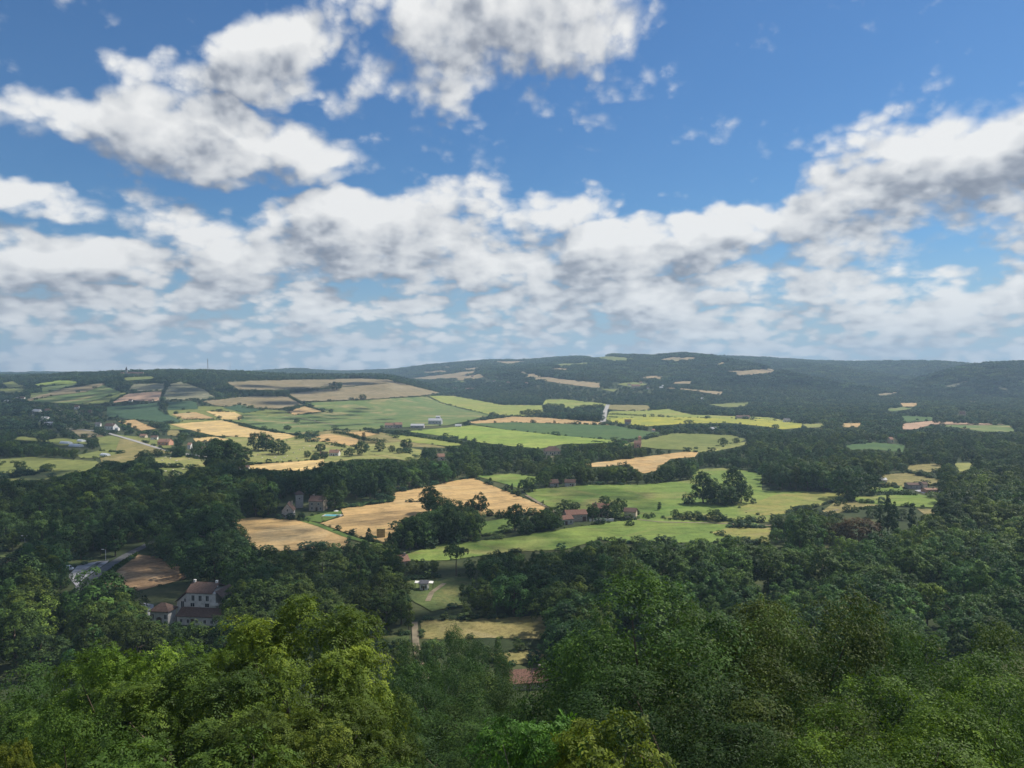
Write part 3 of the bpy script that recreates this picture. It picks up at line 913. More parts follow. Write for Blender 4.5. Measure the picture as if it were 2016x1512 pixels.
def crown(rng, H, W, low, nl, ns, nf, leaf, shape='round', compound=0, lobe=0.22, droop=0.25):
    """leaves of a crown: boughs (nl), each with ns clumps of nf leaves; returns verts, faces, tint, bough centres"""
    z0, z1 = H * low, H
    cz, hz = (z0 + z1) / 2, (z1 - z0) / 2
    i = np.arange(nl)
    ph = i * 2.39996 + rng.uniform(0, 6)
    tz = (i + 0.5) / nl
    zz = -0.8 + 1.65 * tz + rng.normal(0, 0.10, nl)
    if shape == 'round':
        rr = np.sqrt(np.clip(1 - zz ** 2, 0.02, 1)) * rng.uniform(0.55, 0.98, nl)
    elif shape == 'tall':
        rr = np.sqrt(np.clip(1 - np.abs(zz) ** 2.6, 0.02, 1)) * rng.uniform(0.45, 0.85, nl)
    elif shape == 'column':
        rr = np.clip(1.05 - np.clip(zz, 0, 2) ** 2, 0.1, 1) * rng.uniform(0.3, 0.65, nl)
    elif shape == 'cone':
        rr = np.clip(0.52 - 0.5 * zz, 0.02, 1) * rng.uniform(0.6, 1.0, nl)
    else:  # umbrella
        zz = 0.25 + 0.6 * rng.random(nl)
        rr = np.sqrt(rng.random(nl)) * 0.85
        zz = zz - 0.45 * rr ** 2
    B = np.stack([np.cos(ph) * rr * W / 2, np.sin(ph) * rr * W / 2, cz + zz * hz * 0.86], 1)
    B[:, :2] += rng.normal(0, W * 0.03, (nl, 2))
    br = W * lobe * rng.uniform(0.65, 1.3, nl)
    if shape == 'cone':
        br *= np.clip(0.95 - 0.55 * zz, 0.3, 1.4) * 0.8
    ctr = np.array([0, 0, cz])
    sd = unit(rng.normal(0, 1, (nl, ns, 3)) + unit(B - ctr)[:, None, :] * 0.75 + np.array([0, 0, 0.45]))
    C = B[:, None, :] + sd * br[:, None, None] * rng.uniform(0.7, 1.0, (nl, ns, 1)) * np.array([1, 1, 0.85])
    cr = br[:, None] * rng.uniform(0.30, 0.50, (nl, ns))
    bt = rng.normal(0, 0.13, nl)
    ct = bt[:, None] + rng.normal(0, 0.09, (nl, ns))
    C, cr, ct, sd = C.reshape(-1, 3), cr.ravel(), ct.ravel(), sd.reshape(-1, 3)
    ld = unit(rng.normal(0, 1, (len(C), nf, 3)) + sd[:, None, :] * 0.6 + np.array([0, 0, 0.35]))
    P = (C[:, None, :] + ld * cr[:, None, None] * rng.uniform(0.55, 1.12, (len(C), nf, 1))).reshape(-1, 3)
    ld = ld.reshape(-1, 3)
    tint = (0.48 + ct[:, None] + rng.normal(0, 0.13, (len(C), nf))).ravel()
    out = unit((P - ctr) * np.array([1, 1, 0.7]))
    e = np.linalg.norm((P - ctr) / np.array([W / 2, W / 2, hz]), axis=1)
    keep = (e > 0.42) & (P[:, 2] > z0 * 0.6)
    P, ld, out, tint = P[keep], ld[keep], out[keep], tint[keep]
    n = len(P)
    N = unit(ld * 0.7 + out * 0.35 + np.array([0, 0, 0.45]) + rng.normal(0, 0.30, (n, 3)))
    A = unit(np.cross(N, rng.normal(0, 1, (n, 3))) + out * 0.25)
    A = unit(A - N * np.sum(A * N, 1, keepdims=True) - np.array([0, 0, droop]))
    if not compound:
        sc = rng.uniform(0.7, 1.3, n)
        v, f, tt = leaf_quads(P, N, A, leaf * sc, leaf * sc * 0.62, np.clip(tint, 0, 1))
    else:
        Vs, Ts = [], []
        S = unit(np.cross(N, A))
        sc = rng.uniform(0.75, 1.25, n)[:, None]
        for k in range(compound):
            if k == compound - 1:
                off, sg = 1.0, 0
            else:
                off, sg = 0.25 + 0.72 * (k // 2) / max((compound - 1) / 2 - 0.5, 1), (1 if k % 2 else -1)
            p = P + A * leaf * sc * off - np.array([0, 0, 1]) * leaf * 0.12 * off ** 2
            ax = unit(S * sg * 0.9 + A * (0.45 if sg else 1.0) + rng.normal(0, 0.12, (n, 3)))
            nn = unit(N + rng.normal(0, 0.25, (n, 3)))
            v1, _f, _t = leaf_quads(p, nn, ax, leaf * 0.48 * sc[:, 0], leaf * 0.21 * sc[:, 0], None)
            Vs.append(v1)
            Ts.append(np.clip(tint + rng.normal(0, 0.05, n), 0, 1))
        v = np.concatenate(Vs)
        f = np.arange(len(v)).reshape(-1, 4)
        tt = np.concatenate(Ts)
    return v, f, tt, B, br


def trunk_mb(rng, H, W, low, B, br, n_limb=9, thick=1.0, seg=7):
    """tapered trunk with limbs that reach into the boughs"""
    mb = MB()
    r0 = (0.018 * H + 0.10) * thick
    top = H * min(0.86, low + 0.5)
    lean = rng.normal(0, 0.02 * H, 2)
    pts = [(0, 0, -1.0), (0, 0, 0.25), (lean[0] * 0.3, lean[1] * 0.3, H * low * 0.7), (lean[0] * 0.7, lean[1] * 0.7, (H * low + top) / 2), (lean[0], lean[1], top)]
    mb.tube(pts, [r0 * 1.5, r0 * 1.1, r0 * 0.85, r0 * 0.55, r0 * 0.15], seg)
    idx = rng.permutation(len(B))[:n_limb]
    for i in idx:
        b = B[i]
        zst = min(max(H * low * 0.75, b[2] - 0.55 * math.hypot(b[0], b[1]) - 0.5), top * 0.92)
        f = zst / top
        s = np.array([lean[0] * f, lean[1] * f, zst])
        m = (s + b) / 2 + np.array([0, 0, -0.06 * H]) + rng.normal(0, 0.02 * H, 3)
        mb.tube([s, m, b + rng.normal(0, 0.1, 3)], [r0 * 0.42, r0 * 0.28, r0 * 0.08], 5)
    return mb


# name: height, width, bare trunk share, boughs, clumps, leaves, leaf size, shape, leaflets, bough size
def proto(name, seed, H, W, low, nl, ns, nf, leaf, shape='round', comp=0, lobe=0.22, mat=None, limbs=8, bark='bark', thick=1.0, split=False, droop=0.25):
    rng = np.random.default_rng(seed)
    v, f, tt, B, br = crown(rng, H, W, low, nl, ns, nf, leaf, shape, comp, lobe, droop)
    if split:
        cm = mesh_np(name + '_crown', v, f, mat or LEAF, tt)
        tm = trunk_mb(rng, H, W, low, B, br, limbs, thick, 9)
        me = bpy.data.meshes.new(name + '_trunk')
        me.from_pydata(tm.v, [], tm.f)
        me.materials.append(M[bark])
        me.update()
        return cm, me
    tm = trunk_mb(rng, H, W, low, B, br, limbs, thick, 5)
    tv = np.array(tm.v)
    tf = [q for q in tm.f if len(q) == 4]
    me = mesh_np(name, np.concatenate([v, tv]), np.concatenate([f, np.array(tf) + len(v)]), mat or LEAF, np.concatenate([tt, np.full(len(tf), 0.4)]))
    me.materials.append(M[bark])
    mi = np.zeros(len(f) + len(tf), np.int32)
    mi[len(f):] = 1
    me.polygons.foreach_set('material_index', mi)
    return me


def unlinked(me):
    return bpy.data.objects.new(me.name, me)


# mid-distance kinds (unit: metres, true size about 13 m)
MID = []
for sd, (H, W, low, nl, ns, nf, lf, sh, lb) in enumerate([
    (13, 11.0, 0.10, 17, 13, 24, 0.56, 'round', 0.20), (14, 10.0, 0.12, 15, 13, 24, 0.56, 'round', 0.21), (12, 12.0, 0.10, 19, 12, 24, 0.56, 'round', 0.18),
    (17, 8.0, 0.12, 18, 12, 24, 0.52, 'tall', 0.22), (18, 8.8, 0.15, 20, 12, 24, 0.52, 'tall', 0.20), (15, 10.5, 0.14, 14, 14, 24, 0.56, 'round', 0.22)]):
    MID.append((proto('broadleaf_tree', 100 + sd, H, W, low, nl, ns, nf, lf, sh, 0, lb, LEAF, 7), H, W))
MID.append((proto('broadleaf_tree', 120, 19, 6.0, 0.08, 30, 9, 20, 0.5, 'column', 0, 0.24, LEAF, 5), 17, 6.0))
MID_I = []
for sd, (H, W, low, nl, ns, nf, lf, sh, lb) in enumerate([
    (13, 11.0, 0.08, 15, 12, 19, 0.66, 'round', 0.20), (14, 10.0, 0.1, 14, 12, 19, 0.66, 'round', 0.21), (17, 8.0, 0.1, 16, 11, 19, 0.62, 'tall', 0.22),
    (12, 11.5, 0.08, 16, 11, 19, 0.66, 'round', 0.19), (18, 8.6, 0.1, 18, 11, 19, 0.6, 'tall', 0.20)]):
    MID_I.append((proto('woodland_tree', 130 + sd, H, W, low, nl, ns, nf, lf, sh, 0, lb, LEAF_I, 5), H, W))
MID_I.append((proto('woodland_tree', 150, 19, 6.0, 0.08, 26, 8, 18, 0.55, 'column', 0, 0.24, LEAF_I, 4), 17, 6.0))
MID_I.append((proto('woodland_tree', 151, 15, 8.0, 0.06, 30, 8, 16, 0.55, 'cone', 0, 0.17, LEAF_I, 4), 14, 8.0))
FAR_I = []
for sd, (H, W, sh) in enumerate([(11, 10, 'round'), (12, 9, 'round'), (14, 7.5, 'tall'), (10, 11, 'round')]):
    FAR_I.append((proto('distant_tree', 160 + sd, H, W, 0.05, 11, 6, 9, 1.45, sh, 0, 0.21, LEAF_FAR, 2), H, W))
# patches of canopy for hills kilometres away
CAN_I = []
for sd in range(3):
    rng = np.random.default_rng(200 + sd)
    Vs, Fs, Ts, b = [], [], [], 0
    for q in range(9):
        v, f, tt, _b, _r2 = crown(rng, rng.uniform(7, 11), rng.uniform(8, 12), 0.05, 9, 3, 5, 3.0, 'round', 0, 0.25)
        v = v + np.array([(q % 3 - 1) * 9.5 + rng.normal(0, 2), (q // 3 - 1) * 9.5 + rng.normal(0, 2), 0])
        Vs.append(v)
        Fs.append(f + b)
        Ts.append(tt)
        b += len(v)
    CAN_I.append((mesh_np('canopy_patch', np.concatenate(Vs), np.concatenate(Fs), LEAF_FAR, np.concatenate(Ts)), 9.5, 28))

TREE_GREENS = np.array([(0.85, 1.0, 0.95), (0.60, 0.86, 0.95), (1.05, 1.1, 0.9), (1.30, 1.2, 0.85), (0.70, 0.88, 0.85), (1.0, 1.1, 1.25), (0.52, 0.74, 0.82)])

# buildings and lone things that trees must not hide: boxes in picture points
KEEP = [(296, 1160, 450, 1233), (553, 982, 641, 1018), (640, 1006, 672, 1018), (822, 1142, 850, 1164), (782, 1096, 808, 1113), (1105, 1002, 1160, 1032), (1160, 1020, 1212, 1030),
        (1222, 1003, 1254, 1024), (1082, 943, 1100, 958), (1112, 943, 1132, 958), (1070, 880, 1106, 896), (1246, 862, 1264, 882), (752, 824, 912, 846), (645, 888, 670, 900),
        (858, 893, 882, 908), (468, 918, 490, 928), (744, 1040, 757, 1058), (120, 1112, 138, 1126), (45, 1055, 54, 1078), (203, 1082, 212, 1102), (1008, 1322, 1062, 1340),
        (204, 832, 232, 846), (308, 862, 334, 877), (116, 868, 168, 884), (368, 870, 376, 884), (1748, 862, 1764, 872), (1736, 942, 1746, 950), (1788, 952, 1856, 974), (184, 834, 200, 840),
        (30, 1090, 44, 1098), (724, 1040, 738, 1068), (935, 985, 958, 1020), (1885, 810, 1905, 818)]
for x0, y0, x1, y1 in KEEP:
    mask_poly([(x0, y0), (x1, y0), (x1, y1), (x0, y1)])
# the lone trees, rows and clumps planted further down keep their own ground
for x0, y0, x1, y1 in ((1650, 1020, 1728, 1066), (1728, 992, 1764, 1052), (1786, 998, 1804, 1050), (1800, 1152, 1850, 1232), (880, 1078, 916, 1130), (1480, 1070, 1545, 1150), (1600, 1082, 1650, 1150)):
    mask_poly([(x0, y0), (x1, y0), (x1, y1), (x0, y1)])
FIELD_MASK = MASK.copy()

# the foreground crowns hide what lies behind them
FRONT = [(-20, 1345), (60, 1330), (120, 1280), (200, 1250), (300, 1240), (420, 1255), (470, 1230), (540, 1200), (590, 1190), (660, 1215), (720, 1320), (760, 1345), (800, 1490), (930, 1512),
         (930, 1700), (-20, 1700)]
FRONT2 = [(1090, 1512), (1110, 1300), (1190, 1210), (1300, 1200), (1420, 1210), (1500, 1225), (1640, 1215), (1720, 1290), (1860, 1290), (2016, 1330), (2016, 1700), (1090, 1700)]


def clash(px, top, base, half):
    """how much open land a tree would hide: sampled in its own column and at its sides"""
    tot = np.zeros(len(px))
    for fx in (-0.35, 0.0, 0.35):
        for fy in (0.10, 0.3, 0.5, 0.7, 0.9):
            x = px + fx * half * 2
            y = top + (base - top) * fy
            xi = np.clip((x / 2).astype(int), 0, 1007)
            yi = np.clip((y / 2).astype(int), 0, 755)
            tot += FIELD_MASK[yi, xi] & (y < 1512)
    return tot


def on_field(px, py):
    xi = np.clip((px / 2).astype(int), 0, 1007)
    yi = np.clip((py / 2).astype(int), 0, 755)
    return FIELD_MASK[yi, xi] & (py < 1512)


def scatter(seed, Y0, Y1, step, smax=0.70):
    rng = np.random.default_rng(seed)
    ys = np.arange(Y0, Y1, step)
    pts = []
    for y in ys:
        n = int(2 * smax * y / step)
        x = (np.arange(n) + rng.random()) * step - smax * y
        pts.append(np.stack([x + rng.uniform(-0.45, 0.45, n) * step, y + rng.uniform(-0.45, 0.45, n) * step], 1))
    p = np.concatenate(pts)
    z = height(p[:, 0], p[:, 1])
    return rng, p[:, 0], p[:, 1], z


def visible(X, Y, Z, H, margin=0.0):
    """whether the crown top clears the land in front of it"""
    ok = np.ones(len(X), bool)
    for i in range(0, len(X), 20000):
        x, y, zt = X[i:i + 20000], Y[i:i + 20000], (Z + H)[i:i + 20000]
        fr = np.linspace(0.25, 0.97, 40)[None, :]
        g = height(x[:, None] * fr, y[:, None] * fr)
        l = CAMZ + (zt[:, None] - CAMZ) * fr
        ok[i:i + 20000] = (l + margin > g).all(1)
    return ok


def village(px, py):
    v = inside(px, py, [(30, 800), (200, 790), (240, 830), (330, 850), (440, 880), (425, 905), (300, 898), (200, 895), (100, 860), (30, 830)])
    v |= inside(px, py, [(1040, 750), (1100, 748), (1290, 748), (1290, 775), (1200, 780), (1020, 765)])
    v |= inside(px, py, [(900, 738), (1050, 742), (1040, 772), (880, 770)])
    return v


def place_wood(seed, Y0, Y1, step, h0, h1, aspect, limit, dens=1.0):
    rng, X, Y, Z = scatter(seed, Y0, Y1, step)
    n = len(X)
    big = 0.5 + 0.5 * np.sin(X / 47.0 + 1.7 * np.sin(Y / 61.0)) * np.cos(Y / 53.0 - X / 140.0)
    H = (h0 + (h1 - h0) * np.clip(0.42 * big + 0.55 * rng.random(n) + rng.normal(0, 0.12, n), 0, 1))
    px, py, zc = project(X, Y, Z)
    _, ty, _ = project(X, Y, Z + H)
    half = F * H * aspect / 2 / zc
    ok = (px > -60) & (px < 2076) & ~on_field(px, py) & (ty < 1530)
    ok &= rng.random(n) < np.where(village(px, py), 0.40, dens)
    X, Y, Z, H, px, py, ty, half = (q[ok] for q in (X, Y, Z, H, px, py, ty, half))
    # shrink what would hide open land; drop it when even a bush would
    c = clash(px, ty, py, half)
    for k in range(5):
        bad = c > limit
        H = np.where(bad, H * 0.78, H)
        half = np.where(bad, half * 0.84, half)
        _, ty, _ = project(X, Y, Z + H)
        c = clash(px, ty, py, half)
    ok = (c <= limit)
    hid = (inside(px, ty, FRONT) | inside(px, ty, FRONT2)) & (Y > 75)
    ok &= ~hid
    X, Y, Z, H, px, py, ty, half = (q[ok] for q in (X, Y, Z, H, px, py, ty, half))
    ok = visible(X, Y, Z, H, 0.0)
    return [q[ok] for q in (X, Y, Z, H, px, py, ty, half)]


def tint_for(rng, X, Y, n):
    """neighbouring trees tend to share a kind"""
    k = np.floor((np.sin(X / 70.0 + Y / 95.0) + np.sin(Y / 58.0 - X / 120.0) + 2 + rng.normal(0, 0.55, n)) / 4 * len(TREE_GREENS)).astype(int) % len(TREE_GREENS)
    # sunlight on the near right wood, put into its tint as brighter leaves
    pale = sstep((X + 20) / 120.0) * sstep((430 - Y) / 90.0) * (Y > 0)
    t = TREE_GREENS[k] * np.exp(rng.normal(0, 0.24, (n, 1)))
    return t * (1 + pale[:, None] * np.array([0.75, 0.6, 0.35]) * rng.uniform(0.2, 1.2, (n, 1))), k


def wood_mass(name, protos, X, Y, Z, S, SZ, tint, pick, label, rng, category='wood'):
    """countless trees as one object: points that carry a tree each"""
    n = len(X)
    me = bpy.data.meshes.new(name)
    me.vertices.add(n)
    me.vertices.foreach_set('co', np.stack([X, Y, Z], 1).astype(np.float32).ravel())
    for an, typ, val in (('tree_scale', 'FLOAT_VECTOR', np.stack([S, S, SZ], 1)), ('tree_turn', 'FLOAT_VECTOR', np.stack([np.zeros(n), np.zeros(n), rng.uniform(0, 6.28, n)], 1)), ('tree_tint', 'FLOAT_VECTOR', tint)):
        a = me.attributes.new(an, typ, 'POINT')
        a.data.foreach_set('vector', np.asarray(val, np.float32).ravel())
    a = me.attributes.new('tree_pick', 'INT', 'POINT')
    a.data.foreach_set('value', np.asarray(pick, np.int32))
    me.update()
    o = link(name, me)
    tag(o, label, category, None, 'stuff')
    g = bpy.data.node_groups.new(name, 'GeometryNodeTree')
    g.interface.new_socket('Geometry', in_out='INPUT', socket_type='NodeSocketGeometry')
    g.interface.new_socket('Geometry', in_out='OUTPUT', socket_type='NodeSocketGeometry')
    N, L = g.nodes, g.links
    gi, go = N.new('NodeGroupInput'), N.new('NodeGroupOutput')
    jn = N.new('GeometryNodeJoinGeometry')
    for po in reversed(protos):
        oi = N.new('GeometryNodeObjectInfo')
        oi.inputs['Object'].default_value = po
        oi.inputs['As Instance'].default_value = False
        g2 = N.new('GeometryNodeGeometryToInstance')
        L.new(oi.outputs['Geometry'], g2.inputs[0])
        L.new(g2.outputs[0], jn.inputs[0])
    ip = N.new('GeometryNodeInstanceOnPoints')
    L.new(gi.outputs[0], ip.inputs['Points'])
    L.new(jn.outputs[0], ip.inputs['Instance'])
    ip.inputs['Pick Instance'].default_value = True

    def na(nm, typ):
        q = N.new('GeometryNodeInputNamedAttribute')
        q.data_type = typ
        q.inputs['Name'].default_value = nm
        return q.outputs[0]
    L.new(na('tree_pick', 'INT'), ip.inputs['Instance Index'])
    L.new(na('tree_turn', 'FLOAT_VECTOR'), ip.inputs['Rotation'])
    L.new(na('tree_scale', 'FLOAT_VECTOR'), ip.inputs['Scale'])
    L.new(ip.outputs[0], go.inputs[0])
    mod = o.modifiers.new('trees', 'NODES')
    mod.node_group = g
    return o


rngW = np.random.default_rng(77)
# --- woods of the valley: the trees that show largest are things of their own, the rest one mass
wx = place_wood(11, 235, 640, 9.2, 9.0, 21.0, 0.75, 1)
wx2 = place_wood(12, 640, 1000, 9.4, 5.5, 13.5, 0.9, 1)
WX = [np.concatenate(q) for q in zip(wx, wx2)]
X, Y, Z, H, px, py, ty, half = WX
order = np.argsort(-(H / Y))
solo = order[(px[order] > 5) & (px[order] < 2011)][:190]
rest = np.setdiff1d(np.arange(len(X)), solo)
tn, kinds = tint_for(rngW, X, Y, len(X))
print('valley trees', len(X))


def mass(name, idx, arr, protos, label, tn):
    X, Y, Z, H = (q[idx] for q in arr[:4])
    pick = rngW.integers(0, len(protos), len(idx))
    hs = np.array([p[1] for p in protos])[pick]
    sz = H / hs
    s = sz * rngW.uniform(0.9, 1.25, len(idx)) * np.where(H < 6, 1.35, 1.0)
    return wood_mass(name, [unlinked(p[0]) for p in protos], X, Y, Z - 0.2, s, sz, tn[idx], pick, label, rngW)


mass('valley_wood', rest, WX, MID_I, 'dense dark green woods spread over the valley floor around the fields', tn)

WOODS = [  # where a tree stands, first match wins
    ([(0, 900), (460, 900), (460, 1095), (280, 1090), (0, 1090)], 'in the dark wood above the road'),
    ([(440, 880), (940, 880), (940, 1000), (440, 1015)], 'in the wood behind the pool house'),
    ([(780, 930), (1000, 960), (1000, 1110), (740, 1110)], 'in the tree band beside the bale stack'),
    ([(0, 1080), (480, 1080), (480, 1400), (0, 1400)], 'in the wood around the big manor house'),
    ([(440, 1060), (810, 1060), (810, 1400), (440, 1400)], 'in the wood below the wheat fields'),
    ([(1000, 930), (1300, 930), (1300, 1060), (1000, 1060)], 'among the farm buildings in the green meadow'),
    ([(760, 1090), (1010, 1090), (1010, 1400), (760, 1400)], 'around the small white cottage'),
    ([(1000, 1050), (1360, 1050), (1360, 1400), (1000, 1400)], 'in the wood below the green meadow'),
    ([(1360, 1050), (1700, 1050), (1700, 1400), (1360, 1400)], 'in the pale wood before the copper tree'),
    ([(1480, 880), (1720, 880), (1720, 990), (1480, 990)], 'in the wood at the far meadow end'),
    ([(1500, 985), (1780, 985), (1780, 1100), (1500, 1100)], 'near the copper-coloured tree'),
    ([(1700, 880), (2100, 880), (2100, 1120), (1700, 1120)], 'in the wood near the walled farmstead'),
    ([(1700, 1100), (2100, 1100), (2100, 1500), (1700, 1500)], 'in the wood around the lime-green tree'),
]
TONES = ['mid green', 'dark blue-green', 'fresh green', 'yellow-green', 'dark green', 'grey-green', 'very dark green']


def solo_tree(i):
    k = rngW.integers(0, len(MID))
    me, h0, w0 = MID[k]
    o = link('broadleaf_tree', me)
    sz = H[i] / h0
    s = sz * rngW.uniform(0.9, 1.2) * (1.35 if H[i] < 6 else 1.0)
    o.location = (X[i], Y[i], Z[i] - 0.2)
    o.scale = (s, s, sz)
    o.rotation_euler = (0, 0, rngW.uniform(0, 6.28))
    o.color = (*tn[i], 1)
    where = 'in the valley wood'
    for poly, txt in WOODS:
        if inside([px[i]], [py[i]], poly)[0]:
            where = txt
            break
    size = 'low bushy' if H[i] < 7.5 else 'tall' if H[i] > 14 else 'medium'
    form = 'columnar' if k == 6 else 'narrow-crowned' if k in (3, 4) else 'broad-crowned' if k in (2, 5) else 'round-crowned'
    tag(o, f'{size} {TONES[kinds[i]]} {form} tree {where}', 'tree', 'trees ' + where)


for i in solo:
    solo_tree(i)

# --- woods further off, and the forest on the hills
fx = place_wood(21, 1000, 2500, 11.0, 4.5, 10.5, 1.0, 1, 0.88)
ft, _k = tint_for(rngW, fx[0], fx[1], len(fx[0]))
print('far trees', len(fx[0]))
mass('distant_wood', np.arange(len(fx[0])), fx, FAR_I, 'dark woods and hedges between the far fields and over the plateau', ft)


def hill_forest():
    rng, X, Y, Z = scatter(31, 2500, 6800, 27.0, 0.70)
    px, py, zc = project(X, Y, Z)
    ok = (px > -40) & (px < 2056) & ~on_field(px, py) & ~on_field(px, py - 2) & (rng.random(len(X)) < np.where(village(px, py), 0.55, 0.97))
    X, Y, Z = X[ok], Y[ok], Z[ok]
    ok = visible(X, Y, Z, 10.0, 0.0)
    X, Y, Z = X[ok], Y[ok], Z[ok]
    n = len(X)
    print('canopy patches', n)
    s = rng.uniform(0.85, 1.25, n)
    tn_, _ = tint_for(rng, X * 0.3, Y * 0.3, n)
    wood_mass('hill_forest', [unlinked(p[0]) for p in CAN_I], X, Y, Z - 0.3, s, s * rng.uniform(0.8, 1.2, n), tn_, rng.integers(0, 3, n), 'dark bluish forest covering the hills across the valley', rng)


hill_forest()


def edge_shrubs():
    rng = np.random.default_rng(61)
    P = []
    for nm, mt, poly in FIELDS:
        if nm == 'gravel_yard':
            continue
        for i in range(len(poly)):
            a, b = poly[i], poly[(i + 1) % len(poly)]
            dens = rng.choice([0.06, 0.3, 0.9], p=[0.5, 0.35, 0.15])
            k = int(max(1, math.hypot(b[0] - a[0], b[1] - a[1]) / 2.4) * dens)
            for q in range(k):
                f = rng.random()
                P.append((a[0] + (b[0] - a[0]) * f + rng.normal(0, 1.0), a[1] + (b[1] - a[1]) * f + rng.normal(0, 0.4)))
    P = np.array(P)
    P = P[(P[:, 1] > 745) & (P[:, 0] > -30) & (P[:, 0] < 2050)]
    g = ground(P[:, 0], P[:, 1])
    n = len(g)
    h = np.where(rng.random(n) < 0.82, rng.uniform(0.8, 2.4, n), rng.uniform(2.5, 5.0, n))
    h = h * np.clip(0.6 + g[:, 1] / 1500.0, 0.7, 1.25)
    pk = rng.integers(0, 4, n)
    sz = h / np.array([p[1] for p in FAR_I])[pk]
    t_, _ = tint_for(rng, g[:, 0], g[:, 1], n)
    wood_mass('field_edge_shrubs', [unlinked(p[0]) for p in FAR_I], g[:, 0], g[:, 1], g[:, 2] - 0.1, sz * rng.uniform(1.1, 2.0, n), sz, t_, pk, 'ragged shrubs and weeds growing along the field edges', rng, 'shrubs')


edge_shrubs()


# --- trees of the slope below the viewpoint, and the big crowns in front
ORD = ['first', 'second', 'third', 'fourth', 'fifth', 'sixth', 'seventh', 'eighth', 'ninth', 'tenth', 'eleventh', 'twelfth', 'thirteenth', 'fourteenth', 'fifteenth', 'sixteenth']
ASH = [proto('ash', 300 + k, 13, 10, 0.06, 26, 21, 20, 0.37, 'round', 7, 0.18, LEAF, 14, 'bark', 1.0, True) for k in range(2)]
OAK = [proto('oak', 310 + k, 13, 10.5, 0.06, 22, 22, 22, 0.42, 'round', 4, 0.20, LEAF, 14, 'bark', 1.0, True) for k in range(3)]
SAP = [proto('sapling', 320 + k, 8, 4.5, 0.05, 30, 12, 9, 0.34, 'tall', 7, 0.17, LEAF, 10, 'palebark', 0.7, True) for k in range(2)]
SIZE = {'ash': (13, 10), 'oak': (13, 10.5), 'sap': (8, 4.5)}
_rf = np.random.default_rng(41)


def front_tree(cx, top, D, wpx, kind, colour, label, group=None, k=None):
    x = (cx - CX) / F * D
    g = float(height(x, D))
    ztop = CAMZ - (top - HY) / F * D
    h = ztop - g
    w = wpx / F * D
    lst = {'ash': ASH, 'oak': OAK, 'sap': SAP}[kind]
    cm, tm = lst[int(_rf.integers(len(lst))) if k is None else k]
    h0, w0 = SIZE[kind]
    root = empty('broadleaf_tree', (x, D, g - 0.1), _rf.uniform(0, 6.28))
    root.scale = (w / w0, w / w0, h / h0)
    tag(root, label, 'tree', group)
    c = link('crown', cm, root)
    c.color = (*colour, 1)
    link('trunk', tm, root)
    return root


